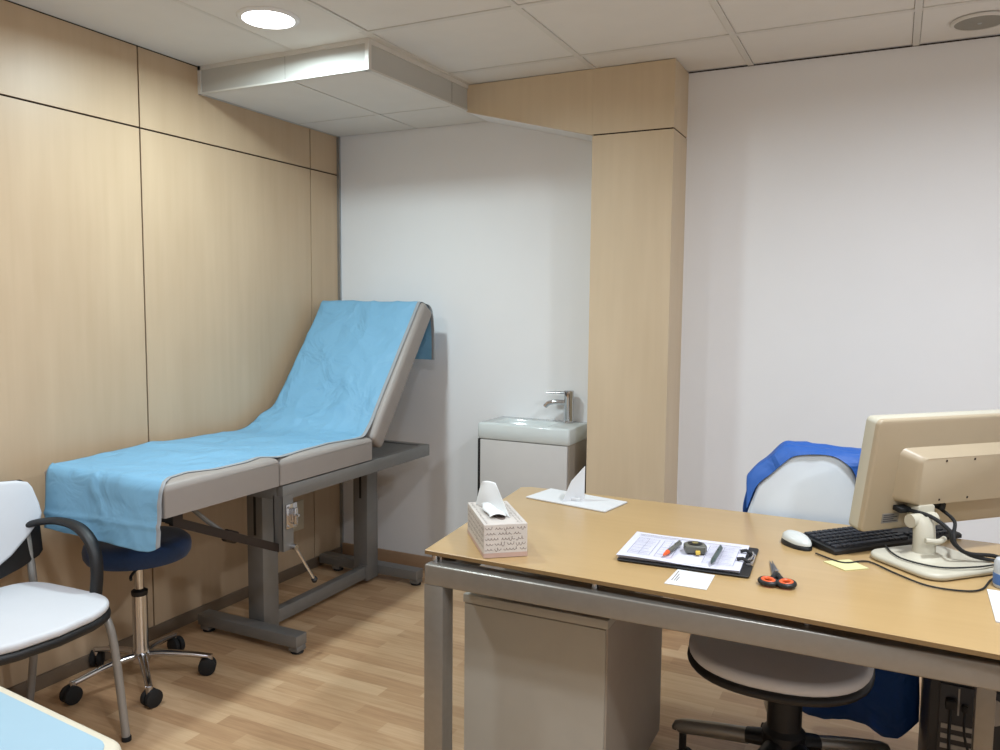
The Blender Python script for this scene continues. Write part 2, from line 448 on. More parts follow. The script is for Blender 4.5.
t = thing('ceiling_speaker', 'round grey speaker grille set in the ceiling near the top right corner', 'speaker', (0.215, 3.27, H))
a = MB(); a.lathe([(0.077, -0.003), (0.078, -0.008), (0.084, -0.008), (0.089, -0.003), (0.090, 0.0)], n=48); a.build('trim_ring', 'grid', t, world=False)
a = MB(); a.lathe([(0, -0.0085), (0.066, -0.008), (0.078, -0.006), (0.078, -0.003)], n=48); a.build('grille', 'grille', t, world=False)
a = MB(); a.lathe([(0, -0.0100), (0.006, -0.0098), (0.008, -0.008)], n=16); a.build('badge', 'alu', t, world=False)

# ------------------------------------------------------------------ exam couch
CX0, CX1 = -2.61, -2.0
t = thing('exam_couch', 'grey padded exam couch with raised backrest on a steel frame along the wood wall', 'exam couch', (-2.3, 2.6, 0))
def bump_cushion(lo, hi, bev, crown):
    a = MB(); t = bmesh.new()
    bmesh.ops.create_cube(t, size=1.0)
    for v in t.verts: v.co = Vector([lo[i] + (v.co[i]+0.5)*(hi[i]-lo[i]) for i in range(3)])
    es = [e for e in t.edges if all(v.co.z > hi[2]-1e-5 for v in e.verts)]
    bmesh.ops.bevel(t, geom=es, offset=bev, segments=6, profile=0.5, affect='EDGES')
    es = [e for e in t.edges if abs((e.verts[0].co-e.verts[1].co).normalized().z) > 0.99 and e.calc_face_angle(0) > 1.0]
    bmesh.ops.bevel(t, geom=es, offset=0.006, segments=3, profile=0.5, affect='EDGES')
    a.merge(t, 0)
    return a
a = bump_cushion((CX0+0.035, 1.725, 0.705), (CX1, 2.241, 0.812), 0.026, 0.01); a.build('leg_cushion', 'pad', t)
a = bump_cushion((CX0, 2.247, 0.705), (CX1, 2.826, 0.803), 0.026, 0.01); a.build('seat_cushion', 'pad', t)
BA = math.atan2(0.597, 0.436)                                            # backrest slope
bm_back = Matrix.Translation((0, 2.822, 0.790)) @ Matrix.Rotation(BA, 4, 'X')
a = MB(); a.box((CX0, 0.004, -0.098), (CX1, 0.745, 0.0), 0, bev=0.022, seg=5, mtx=bm_back); a.build('backrest', 'pad', t)
a = MB()
for x0 in (CX0+0.02, CX1-0.032):
    a.box((x0, 2.258, 0.645), (x0+0.032, 3.30, 0.700), 0, bev=0.002)
a.box((CX0+0.05, 3.262, 0.645), (CX1-0.03, 3.30, 0.700), 0, bev=0.002)
a.box((CX0+0.05, 2.258, 0.645), (CX1-0.03, 2.30, 0.700), 0, bev=0.002)
a.box((CX0+0.05, 2.62, 0.676), (CX1-0.03, 3.265, 0.694), 0)
a.box((CX0+0.05, 2.43, 0.645), (CX1-0.03, 2.52, 0.695), 0); a.box((CX0+0.05, 3.15, 0.645), (CX1-0.03, 3.24, 0.68), 0)
rail = a.build('seat_frame', 'couchsteel', t)
for y0 in (2.43, 3.148):
    a = MB(); a.box((-2.345, y0, 0.02), (-2.262, y0+0.09, 0.648), 0, bev=0.003)
    col = a.build('column', 'couchsteel', t)
    a = MB(); a.box((-2.308, y0-0.0012, 0.43), (-2.296, y0+0.002, 0.60), 0); a.build('slot', 'black', col)
for y0, lab in ((2.363, 1), (3.239, 2)):
    a = MB(); a.box(((-2.565 if lab == 1 else -2.632), y0, 0.03), (-2.038, y0+0.064, 0.076), 0, bev=0.003)
    for x0 in (-2.555, -2.082): a.box((x0, y0+0.006, 0.01), (x0+0.044, y0+0.058, 0.03), 0, bev=0.002)
    fb = a.build('foot_bar', 'couchsteel', t)
    for x0 in (-2.533, -2.06):
        g = MB(); g.lathe([(0.024, 0), (0.026, 0.004), (0.022, 0.011)], (x0, y0+0.032, 0)); g.build('glide', 'rubber', fb)
a = MB(); a.box((-2.304, 2.52, 0.036), (-2.264, 3.146, 0.094), 0, bev=0.003); a.box((-2.308, 3.136, 0.034), (-2.261, 3.148, 0.098), 0); a.build('stretcher', 'couchsteel', t)
a = MB(); a.box((-2.046, 2.256, 0.452), (-2.041, 2.312, 0.66), 0); a.box((-2.046, 2.256, 0.452), (-2.0, 2.261, 0.66), 0); a.box((-2.004, 2.256, 0.452), (-1.999, 2.312, 0.66), 0)
br = a.build('bracket', 'couchsteel', t)
a = MB(); a.box((-1.999, 2.268, 0.535), (-1.993, 2.328, 0.628), 0, bev=0.002); a.box((-1.993, 2.292, 0.55), (-1.975, 2.312, 0.612), 0, bev=0.003)
for z in (0.545, 0.618): a.cyl((-1.994, 2.276, z), (-1.985, 2.276, z), 0.004, 10)
a.tube([(-1.985, 2.302, 0.585), (-1.965, 2.304, 0.585)], 0.006, 10)
a.build('latch', 'chrome', br)
a = MB(); a.obox((-2.055, 1.80, 0.672), (-2.03, 2.262, 0.462), 0.018, 0.03); a.obox((-2.09, 1.81, 0.668), (-2.05, 2.262, 0.458), 0.012, 0.02)
a.box((-2.10, 1.79, 0.668), (-2.04, 1.83, 0.705), 0); a.tube([(-2.06, 2.03, 0.567), (-2.052, 2.07, 0.549)], 0.022, 12)
lk = a.build('leg_support_bar', 'darksteel', t)
a = MB(); a.tube([(-2.075, 1.885, 0.702), (-2.07, 1.96, 0.632), (-2.066, 2.04, 0.566)], 0.008, 10); a.build('strut', 'couchsteel', lk)
a = MB(); a.cyl((-2.0, 2.30, 0.462), (-1.975, 2.30, 0.462), 0.011, 12); a.tube([(-1.982, 2.30, 0.462), (-1.978, 2.40, 0.312)], 0.006, 10)
cr = a.build('crank_handle', 'chrome', t)
a = MB(); a.lathe([(0, -0.013), (0.008, -0.011), (0.013, 0), (0.008, 0.011), (0, 0.013)], (-1.978, 2.404, 0.306), 14); a.build('knob', 'black', cr)

# disposable paper lying along the couch
def rx_at(y): return interp([(1.70,-1.992),(1.73,-2.0),(1.80,-2.055),(1.88,-2.072),(1.97,-2.03),(2.11,-2.026),(2.20,-2.05),(2.235,-2.006),(2.40,-2.036),(2.60,-2.05),(2.78,-2.016),(2.9,-2.03),(3.3,-2.022),(3.34,-1.998)], y)
def lx_at(y): return interp([(1.70,-2.545),(1.78,-2.565),(2.2,-2.605),(2.8,-2.612),(3.0,-2.600),(3.3,-2.604)], y)
bu = Vector((0, math.cos(BA), math.sin(BA))); bn = Vector((0, -math.sin(BA), math.cos(BA)))
Bp = Vector((0, 2.822, 0.790))
path = [(1.705, 0.606), (1.708, 0.66), (1.714, 0.72), (1.717, 0.765), (1.726, 0.797), (1.752, 0.8140), (1.82, 0.8135)]
for y in (1.95, 2.1, 2.2, 2.3, 2.45, 2.6): path.append((y, 0.8130 if y < 2.23 else 0.8045))
path += [(2.69, 0.810), (2.755, 0.828), (2.81, 0.862)]
for s in (0.12, 0.2, 0.3, 0.42, 0.54, 0.64, 0.70): 
    q = Bp + bu*s + bn*(0.0035 if s > 0.15 else 0.010); path.append((q.y, q.z))
q = Bp + bu*0.735 + bn*0.0; path.append((q.y, q.z+0.001))
q = Bp + bu*0.752 + bn*(-0.03); path.append((q.y, q.z))
q = Bp + bu*0.752 + bn*(-0.07); path.append((q.y+0.004, q.z))
path += [(3.338, 1.26), (3.340, 1.18), (3.341, 1.108)]
NP = len(path)-1
path2 = list(path)
for i_, q_ in enumerate(path):
    if 2.65 < q_[0] < 2.83 and q_[1] < 0.9 and i_ < 17:
        path2[i_] = {13: (2.715, 0.8045), 14: (2.775, 0.806), 15: (2.815, 0.8205)}.get(i_, q_)
    elif i_ == 16: t_ = Bp + bu*0.105 + bn*0.004; path2[i_] = (t_.y, t_.z)
from mathutils import noise
P3A = [(0, y, z) for y, z in path]; P3B = [(0, y, z) for y, z in path2]
PA = lambda v: catmull(P3A, v)
PB = lambda v: catmull(P3B, v)
def paper(u, v):
    bl = min(1.0, max(0.0, (u-0.35)/0.55)); bl = bl*bl*(3-2*bl)
    p = PA(v).lerp(PB(v), bl)
    y, z = p.y, p.z
    x0, x1 = lx_at(y), rx_at(y)
    k = v*NP
    x = lerp(x0, x1, u)
    w = noise.noise(Vector((x*6, y*7, z*7)))*0.5 + noise.noise(Vector((x*17+3, y*14, z*14)))*0.25
    rg = 1-abs(noise.noise(Vector((x*5+y*4, y*3-x*3, z*5+2))))*2.2
    w = abs(w)*0.006 + max(0, rg)**3*0.0045
    e_ = min(1.0, (1-u)*9+0.12); w *= e_
    d = PA(min(1, v+0.004)).lerp(PB(min(1, v+0.004)), bl) - PA(max(0, v-0.004)).lerp(PB(max(0, v-0.004)), bl)
    n = Vector((0, -d.z, d.y)); n.normalize()
    off = w + 0.0012
    if y < 1.72: off += 0.005*max(0.0, 1-abs(z-0.662-0.02*u)/0.012)
    if k < 5: off += w*0.6 + 0.003 + 0.006*math.sin(u*9)*(1-k/5)
    if 6.5 < k < 12.5: off += 0.010*math.sin(PI*(k-6.5)/6)*(1-u)**0.7
    # lower corner of the hanging flap is rounded
    q = Vector((x, y, z)) + n*max(off, 0.0006)
    if k < 1 and u > 0.9: q.z += (1-k)*((u-0.9)/0.1)**2*0.02
    if k < 1: q.z += (1-k)*0.006*math.sin(u*5+1)
    return q
a = MB(); a.grid(paper, 70, 240)
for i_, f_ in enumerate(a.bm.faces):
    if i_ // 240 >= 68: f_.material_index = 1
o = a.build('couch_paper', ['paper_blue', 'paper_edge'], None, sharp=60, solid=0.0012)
tag(o, 'crinkled blue paper sheet laid along the raised exam couch and over its end', 'couch paper')

# ------------------------------------------------------------------ blue stool under the couch end
SX, SY = -2.41, 1.957
t = thing('rolling_stool', 'round navy blue rolling stool with chrome five star base under the couch end', 'stool', (SX, SY, 0))
a = MB(); a.lathe([(0, 0.456), (0.15, 0.456), (0.170, 0.461), (0.179, 0.476), (0.181, 0.498), (0.177, 0.515), (0.164, 0.527), (0.13, 0.533), (0, 0.535)], n=48)
a.build('seat', 'navy', t, world=False)
a = MB(); a.lathe([(0.014, 0.32), (0.0165, 0.33), (0.0165, 0.458)], n=20); a.lathe([(0.05, 0.448), (0.05, 0.458)], n=20)
a.lathe([(0.030, 0.10), (0.030, 0.115), (0.0265, 0.125), (0.0265, 0.322), (0.0165, 0.330)], n=24)
co = a.build('gas_column', 'chrome', t, world=False)
a = MB(); a.lathe([(0.027, 0.318), (0.0285, 0.324), (0.0285, 0.334), (0.017, 0.342)], n=24); a.build('collar', 'black', co, world=False)
a = MB(); a.tube([(0.02, 0.02, 0.448), (0.09, -0.10, 0.438), (0.12, -0.13, 0.432)], 0.005, 8, smooth_n=4); a.build('lift_lever', 'black', t, world=False)
a = MB(); a.lathe([(0.0, 0.062), (0.024, 0.064), (0.034, 0.08), (0.034, 0.104), (0.026, 0.114), (0.0, 0.114)], n=24)
for k in range(5):
    an = math.radians(-34 + 72*k); c, s = math.cos(an), math.sin(an)
    a.tube([(0.015*c, 0.015*s, 0.096), (0.08*c, 0.08*s, 0.094), (0.16*c, 0.16*s, 0.083), (0.222*c, 0.222*s, 0.070), (0.240*c, 0.240*s, 0.068)], [0.017, 0.015, 0.013, 0.012, 0.011], 12, flat=(1, 0.85), smooth_n=3)
    a.cyl((0.235*c, 0.235*s, 0.048), (0.235*c, 0.235*s, 0.074), 0.012, 12)
a.build('star_base', 'chrome', t, world=False)
def caster(t, c, s, R_, rot, r=0.031, zc=None):
    zc = zc or r
    a = MB(); ca, sa = math.cos(rot), math.sin(rot)
    ax = Vector((ca, sa, 0)); p = Vector((R_*c, R_*s, zc)) + Vector((-sa, ca, 0))*0.008
    for o_ in (-1, 1):
        a.tube([p+ax*o_*0.003, p+ax*o_*0.006, p+ax*o_*0.019, p+ax*o_*0.022], [r*0.9, r, r, r*0.8], 20)
    a.tube([p+ax*(-0.004), p+ax*0.004], r*0.55, 12)
    a.tube([Vector((R_*c, R_*s, zc+0.002)), Vector((R_*c, R_*s, zc*2))], 0.011, 10)
    return a.build('caster', 'rubber', t, world=False)
for k in range(5):
    an = math.radians(-34 + 72*k); caster(t, math.cos(an), math.sin(an), 0.235, an + 0.5 + k*1.1)

# ------------------------------------------------------------------ white visitor chair by the left wall (faces +x)
t = thing('visitor_chair', 'white padded visitor chair with black armrests and grey legs by the wood wall', 'chair', (-2.3, 1.37, 0))
YC = 1.400
seat_out = []
for k in range(40):
    an = 2*PI*k/40; c, s = math.cos(an), math.sin(an)
    e = 0.42
    px = math.copysign(abs(c)**e, c); py = math.copysign(abs(s)**e, s)
    x = -2.312 + 0.215*px; y = YC + py*(0.238 if px > 0 else 0.238 + 0.0*px)
    if px > 0: x += 0.055*(1 - (py)**2)*px
    y = YC + (y-YC)*(1.0 + 0.04*px)
    seat_out.append((x, y))
def shrink(poly, f, cx, cy): return [(cx+(x-cx)*f, cy+(y-cy)*f) for x, y in poly]
a = MB(); a.prism(shrink(seat_out, 0.985, -2.3, YC), 0.440, 0.466, 'xyz', 0, bev=0.011, seg=4); a.build('seat', 'white_uph', t)
a = MB(); a.prism(seat_out, 0.412, 0.442, 'xyz', 0, bev=0.012, seg=3); a.build('seat_shell', 'black', t)
def backm(x): return Matrix.Translation((x, 0, 0.488)) @ Matrix.Rotation(math.radians(-11), 4, 'Y') @ Matrix.Translation((-x, 0, -0.5))
half = [(0.0, 0.522), (0.08, 0.535), (0.155, 0.572), (0.225, 0.625), (0.270, 0.668), (0.276, 0.685), (0.272, 0.72), (0.258, 0.775), (0.245, 0.795), (0.21, 0.806), (0.10, 0.818), (0.0, 0.821)]
outl = [(YC+y, z) for y, z in half] + [(YC-y, z) for y, z in reversed(half[1:-1])]
a = MB(); a.prism(outl, -2.512, -2.478, 'yzx', 0, bev=0.012, seg=4, mtx=backm(-2.5)); a.build('backrest', 'white_uph', t)
half = [(0.0, 0.492), (0.10, 0.500), (0.20, 0.522), (0.262, 0.545), (0.278, 0.56), (0.284, 0.69), (0.265, 0.79), (0.24, 0.806), (0.0, 0.826)]
outl = [(YC+y, z) for y, z in half] + [(YC-y, z) for y, z in reversed(half[1:-1])]
a = MB(); a.prism(outl, -2.530, -2.510, 'yzx', 0, bev=0.006, seg=2, mtx=backm(-2.5)); a.build('back_shell', 'black', t)
for s in (1, -1):
    Y = 1.375 + s*0.272
    AO = Vector((-0.022, 0, -0.018))
    a = MB(); a.tube([Vector(q)+AO for q in [(-2.495, Y-s*0.022, 0.662), (-2.455, Y, 0.672), (-2.38, Y+s*0.012, 0.680), (-2.29, Y+s*0.014, 0.668), (-2.222, Y+s*0.008, 0.620), (-2.196, Y, 0.54), (-2.20, Y-s*0.012, 0.425)]],
                     [0.018, 0.018, 0.019, 0.021, 0.021, 0.020, 0.020], 14, flat=(1.0, 0.62), smooth_n=6)
    a.build('armrest', 'black', t)
    a = MB(); a.tube([(-2.27, Y-s*0.05, 0.405), (-2.20, Y-s*0.012, 0.402), (-2.165, Y-s*0.006, 0.37), (-2.142, Y-s*0.002, 0.27), (-2.108, Y, 0.006)], 0.0125, 14, smooth_n=5)
    fl = a.build('leg', 'greyleg', t)
    g = MB(); g.lathe([(0.0145, 0), (0.0145, 0.012), (0.013, 0.014)], (-2.107, Y, 0)); g.build('foot_cap', 'rubber', fl)
    a = MB(); a.tube([(-2.568, Y-s*0.012, 0.74), (-2.535, Y-s*0.012, 0.56), (-2.520, Y-s*0.01, 0.42), (-2.540, Y-s*0.005, 0.22), (-2.585, Y, 0.006)], 0.0125, 14, smooth_n=5)
    rl = a.build('leg', 'greyleg', t)
    g = MB(); g.lathe([(0.0145, 0), (0.0145, 0.012), (0.013, 0.014)], (-2.586, Y, 0)); g.build('foot_cap', 'rubber', rl)
a = MB()
for x in (-2.26, -2.46): a.tube([(x, YC-0.23, 0.398), (x, YC+0.23, 0.398)], 0.011, 10)
a.build('cross_rail', 'greyleg', t)

# ------------------------------------------------------------------ second couch, near left foreground
t = thing('treatment_bench', 'cream padded bench at the bottom left corner under a pale blue sheet', 'bench', (-1.39, 0.0, 0))
FX0, FX1, FY0, FY1, FZ = -1.72, -1.084, -0.95, 0.862, 0.65
sk = Matrix.Translation((FX1, FY1, 0)) @ Matrix.Rotation(math.radians(-5.0), 4, 'Z') @ Matrix.Translation((-FX1, -FY1, 0))
a = MB(); a.prism(rrect(FX0, FY0, FX1, FY1, 0.05, 6), FZ-0.075, FZ, 'xyz', 0, bev=0.014, seg=4, mtx=sk); a.build('cushion', 'cream', t)
a = MB(); a.box((FX0+0.04, FY0+0.05, FZ-0.125), (FX1-0.04, FY1-0.06, FZ-0.076), 0, bev=0.003, mtx=sk); a.build('frame', 'couchsteel', t)
for x in (FX0+0.07, FX1-0.07):
    for y in (FY0+0.1, FY1-0.12):
        a = MB(); a.box((x-0.02, y-0.02, 0.012), (x+0.02, y+0.02, FZ-0.124), 0, bev=0.003, mtx=sk); lg = a.build('leg', 'couchsteel', t)
        a = MB(); p = sk @ Vector((x, y, 0)); a.lathe([(0.026, 0), (0.026, 0.012)], p); a.build('glide', 'rubber', lg)
def sheet(u, v):
    x = lerp(FX0+0.03, FX1-0.017, u); y = lerp(FY0+0.03, FY1-0.024, v)
    r = 0.05
    if u > 0.9 and v > 0.97: 
        pass
    z = FZ + 0.0025 + 0.0022*noise.noise(Vector((x*5, y*5, 1)))
    return sk @ Vector((x, y, max(z, FZ+0.0012)))
a = MB(); 
pts = rrect(FX0+0.03, FY0+0.03, FX1-0.016, FY1-0.022, 0.045, 6)
a.prism(pts, FZ+0.0006, FZ+0.003, 'xyz', 0, bev=0.0008, seg=1, mtx=sk)
o = a.build('bench_sheet', 'blue_sheet'); tag(o, 'pale blue sheet on the cream bench at the bottom left corner', 'sheet')

# ------------------------------------------------------------------ wall socket under the couch
t = thing('wall_socket', 'ivory double wall socket low on the wood wall behind the couch', 'socket', (XL, 3.085, 0.305))
a = MB(); a.box((0.0005, -0.072, -0.075), (0.010, 0.072, 0.075), 0, bev=0.003); a.build('plate', 'socket', t, world=False)
a = MB()
for z in (-0.036, 0.036):
    a.lathe([(0.026, 0), (0.026, 0.004), (0.020, 0.002)], n=20, mtx=Matrix.Translation((0.010, 0, z)) @ Matrix.Rotation(PI/2, 4, 'Y'))
a.build('socket_insert', 'socket', t, world=False)

# ------------------------------------------------------------------ hand basin
t = thing('washbasin_unit', 'small white hand basin on a white cabinet against the back wall', 'washbasin', (-1.47, 3.35, 0))
SX0, SX1, SY0, SY1, SZ0, SZ1 = -1.697, -1.246, 3.222, YF-0.001, 0.766, 0.838
a = MB()
# basin: outer block with a sunken bowl
def basin():
    bm = bmesh.new()
    out = rrect(SX0, SY0, SX1, SY1, 0.012, 3)
    cx, cy = -1.50, 3.335
    n = len(out)
    def ring(f, z, rx=0.155, ry=0.088):
        r = []
        for (x, y) in out:
            dx, dy = x-(SX0+SX1)/2, y-(SY0+SY1)/2
            an = math.atan2(dy/(SY1-SY0), dx/(SX1-SX0))
            c, s = math.cos(an), math.sin(an); e = 0.6
            r.append(bm.verts.new((cx + math.copysign(abs(c)**e, c)*rx*f, cy + math.copysign(abs(s)**e, s)*ry*f, z)))
        return r
    rings = [[bm.verts.new((lerp(x,(SX0+SX1)/2,0.015), lerp(y,(SY0+SY1)/2,0.03), SZ0)) for x, y in out],
             [bm.verts.new((x, y, SZ0+0.008)) for x, y in out],
             [bm.verts.new((x, y, SZ1-0.006)) for x, y in out],
             [bm.verts.new((lerp(x,(SX0+SX1)/2,0.02), lerp(y,(SY0+SY1)/2,0.035), SZ1)) for x, y in out],
             ring(1.0, SZ1), ring(0.95, SZ1-0.008), ring(0.82, SZ1-0.045), ring(0.5, SZ1-0.058), ring(0.1, SZ1-0.062)]
    bm.faces.new(list(reversed(rings[0])))
    for p, q in zip(rings, rings[1:]):
        for k in range(n): bm.faces.new((p[k], p[(k+1)%n], q[(k+1)%n], q[k]))
    bm.faces.new(rings[-1])
    return bm
a.merge(basin(), 0)
ba = a.build('basin', 'ceramic', t, sharp=50)
a = MB(); a.lathe([(0.0, -0.002), (0.010, -0.002), (0.011, 0.0015), (0, 0.0015)], n=18, mtx=Matrix.Translation((-1.475, 3.408, 0.825)) @ Matrix.Rotation(PI/2, 4, 'X')); a.build('overflow_hole', 'black', ba)
a = MB(); a.box((-1.686, 3.236, 0.22), (-1.252, YF-0.002, 0.766), 0, bev=0.001)
cb = a.build('cabinet', 'pedside', t)
a = MB(); a.box((-1.683, 3.224, 0.222), (-1.256, 3.2365, 0.762), 0, bev=0.0015); a.build('door', 'lacquer', t)
a = MB(); a.box((-1.697, 3.226, 0.20), (-1.684, 3.262, 0.764), 0, bev=0.001); a.build('side_post', 'black', t)
a = MB(); a.box((-1.68, 3.27, 0.0), (-1.26, YF-0.003, 0.219), 0, bev=0.001); a.build('plinth', 'lacquer', t)
t2 = thing('basin_tap', 'chrome mixer tap standing at the right corner of the hand basin', 'tap', (-1.329, 3.425, SZ1))
a = MB(); a.lathe([(0.027, 0.0002), (0.027, 0.004), (0.0225, 0.008), (0.022, 0.118), (0.023, 0.120), (0.023, 0.146), (0.020, 0.149), (0, 0.149)], n=28); a.build('body', 'chrome', t2, world=False)
a = MB(); a.tube([(-0.01, -0.002, 0.092), (-0.06, -0.010, 0.094), (-0.095, -0.014, 0.086), (-0.112, -0.016, 0.070)], [0.012, 0.0115, 0.011, 0.011], 14, smooth_n=5); a.build('spout', 'chrome', t2, world=False)
a = MB(); a.tube([(-0.005, -0.001, 0.138), (-0.06, -0.008, 0.138), (-0.105, -0.014, 0.135)], [0.009, 0.007, 0.006], 12, flat=(1.4, 0.85), smooth_n=4); a.build('lever', 'chrome', t2, world=False)

# ------------------------------------------------------------------ desk
DZ = 0.74
t = thing('office_desk', 'long maple topped desk on a silver steel frame filling the right foreground', 'desk', (-0.2, 2.1, 0))
top = [(-1.066, 1.735), (-0.40, 1.719), (0.20, 1.686), (0.62, 1.66), (0.62, 2.50), (-0.39, 2.528), (-1.118, 2.531), (-1.148, 2.510)]
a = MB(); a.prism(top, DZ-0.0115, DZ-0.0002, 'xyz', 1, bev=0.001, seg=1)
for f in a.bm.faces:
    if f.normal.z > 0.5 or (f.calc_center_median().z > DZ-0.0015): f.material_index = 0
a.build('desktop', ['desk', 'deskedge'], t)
AZ0, AZ1, AY = 0.657, 0.7105, 1.712
a = MB()
a.box((-1.054, AY, AZ0), (0.60, AY+0.055, AZ1), 0, bev=0.005, seg=4)
a.box((-1.054, AY+0.055, AZ0), (-0.996, 2.49, AZ1), 0, bev=0.002)
a.box((0.54, AY+0.055, AZ0), (0.60, 2.47, AZ1), 0, bev=0.002)
a.box((-1.012, 2.43, AZ0), (0.54, 2.47, AZ1), 0, bev=0.002)
a.build('frame', 'silver', t)
for (x0, y0) in ((-1.054, AY), (-1.054, 2.435), (0.545, AY), (0.545, 2.415)):
    a = MB(); a.box((x0, y0, 0.01), (x0+0.055, y0+0.055, AZ0+0.001), 0, bev=0.002); lg = a.build('leg', 'silver', t)
    g = MB(); g.lathe([(0.02, 0), (0.02, 0.0105)], (x0+0.027, y0+0.027, 0)); g.build('glide', 'rubber', lg)
a = MB(); a.box((0.202, 2.02, 0.01), (0.240, 2.058, 0.66), 0, bev=0.002); lg = a.build('leg', 'silver', t)
g = MB(); g.lathe([(0.02, 0), (0.02, 0.0105)], (0.221, 2.045, 0)); g.build('glide', 'rubber', lg)
a = MB(); a.box((0.18, AY+0.055, 0.66), (0.26, 2.43, 0.70), 0); a.build('cross_bar', 'silver', t)
for (x, y) in ((-1.040, 1.745), (-0.605, 1.748), (-0.137, 1.748), (0.33, 1.748), (-1.04, 2.46), (0.55, 2.44)):
    a = MB(); a.cyl((x, y, AZ1), (x, y, DZ-0.0117), 0.009, 14); a.cyl((x+0.018, y, AZ1), (x+0.018, y, DZ-0.0117), 0.003, 8) if x < -1 else None
    a.build('standoff', 'chrome', t)

t = thing('drawer_pedestal', 'light grey drawer pedestal standing under the left end of the desk', 'drawer unit', (-0.82, 2.15, 0))
P0, P1, Q0, Q1 = -1.028, -0.613, 1.876, 2.440
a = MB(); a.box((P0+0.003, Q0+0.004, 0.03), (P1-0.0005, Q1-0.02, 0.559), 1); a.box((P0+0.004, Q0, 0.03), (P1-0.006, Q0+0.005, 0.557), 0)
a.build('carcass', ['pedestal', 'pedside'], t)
a = MB(); a.box((P0, Q0-0.002, 0.561), (P1+0.001, Q1, 0.584), 0, bev=0.0015); a.build('top_panel', 'pedestal', t)
for z0, z1 in ((0.04, 0.29), (0.295, 0.42), (0.425, 0.555)):
    a = MB(); a.box((P0+0.004, Q1-0.0195, z0), (P1-0.004, Q1-0.001, z1), 0, bev=0.001); d = a.build('drawer', 'pedestal', t)
    a = MB(); a.tube([(-0.88, Q1-0.003, z1-0.05), (-0.88, Q1+0.018, z1-0.05), (-0.76, Q1+0.018, z1-0.05), (-0.76, Q1-0.003, z1-0.05)], 0.004, 8); a.build('handle', 'alu', d)
for x in (P0+0.05, P1-0.05):
    for y in (Q0+0.05, Q1-0.06):
        a = MB(); a.tube([(x-0.012, y, 0.0155), (x+0.012, y, 0.0155)], 0.0155, 16); a.cyl((x, y, 0.01), (x, y, 0.031), 0.01, 10); a.build('caster', 'rubber', t)

# ------------------------------------------------------------------ office chair behind the desk
OX, OY = -0.225, 2.27
t = thing('office_chair', 'white upholstered office swivel chair tucked in behind the desk', 'office chair', (OX, OY, 0))
so = []
for k in range(44):
    an = 2*PI*k/44; c, s = math.cos(an), math.sin(an); e = 0.62 if s > 0 else 0.86
    so.append((OX-0.012 + 0.234*math.copysign(abs(c)**e, c), 2.185 + (0.24 if s < 0 else 0.235)*math.copysign(abs(s)**e, s)))
a = MB(); a.prism(shrink(so, 0.985, OX, 2.18), 0.448, 0.484, 'xyz', 0, bev=0.016, seg=4); a.build('seat', 'white_uph', t)
a = MB(); a.prism(so, 0.426, 0.452, 'xyz', 0, bev=0.014, seg=3); a.build('seat_shell', 'black', t)
bo = [(-0.36,0.50),(-0.402,0.60),(-0.396,0.70),(-0.386,0.74),(-0.359,0.824),(-0.31,0.882),(-0.263,0.926),(-0.231,0.938),(-0.157,0.944),(-0.125,0.935),(-0.097,0.908),(-0.074,0.854),(-0.062,0.76),(-0.058,0.62),(-0.09,0.50)]
bo = [(x, z) for x, z in bo]
a = MB(); a.prism(bo, 2.548, 2.585, 'xzy', 0, bev=0.012, seg=3); a.build('backrest', 'white_back', t)
a = MB(); a.prism(shrink(bo, 1.0, -0.22, 0.7), 2.583, 2.598, 'xzy', 0, bev=0.005, seg=2); a.build('back_shell', 'black', t)
a = MB(); a.tube([(OX, 2.36, 0.40), (OX, 2.53, 0.41), (OX, 2.605, 0.46), (OX, 2.606, 0.68)], 0.022, 12, flat=(1.4, 0.7), smooth_n=5); a.build('back_support', 'black', t)
a = MB(); a.box((OX-0.05, OY-0.10, 0.385), (OX+0.05, OY+0.12, 0.42), 0, bev=0.008); a.lathe([(0.046, 0.20), (0.046, 0.30), (0.036, 0.305), (0.036, 0.39)], (OX, OY, 0)); a.build('gas_column', 'black', t)
a = MB(); a.lathe([(0.05, 0.11), (0.058, 0.13), (0.058, 0.20), (0.045, 0.215)], (OX, OY, 0)); hb = a.build('hub', 'black', t)
for k in range(5):
    an = math.radians(176 + 72*k); c, s = math.cos(an), math.sin(an)
    P = lambda r, z: (OX + r*c, OY + r*s, z)
    a = MB(); a.tube([P(0.04, 0.168), P(0.10, 0.160)], [0.030, 0.026], 12, flat=(1, 0.8)); a.tube([P(0.095, 0.158), P(0.18, 0.148), P(0.288, 0.132), P(0.300, 0.122)], [0.024, 0.024, 0.022, 0.018], 12, mi=1, flat=(0.9, 0.95), smooth_n=3)
    a.cyl(P(0.285, 0.05), P(0.285, 0.128), 0.011, 10)
    a.build('spoke', ['black', 'silver'], t)
    caster(t, c, s, 0.285, an + 1.2 + k*0.9, r=0.032)

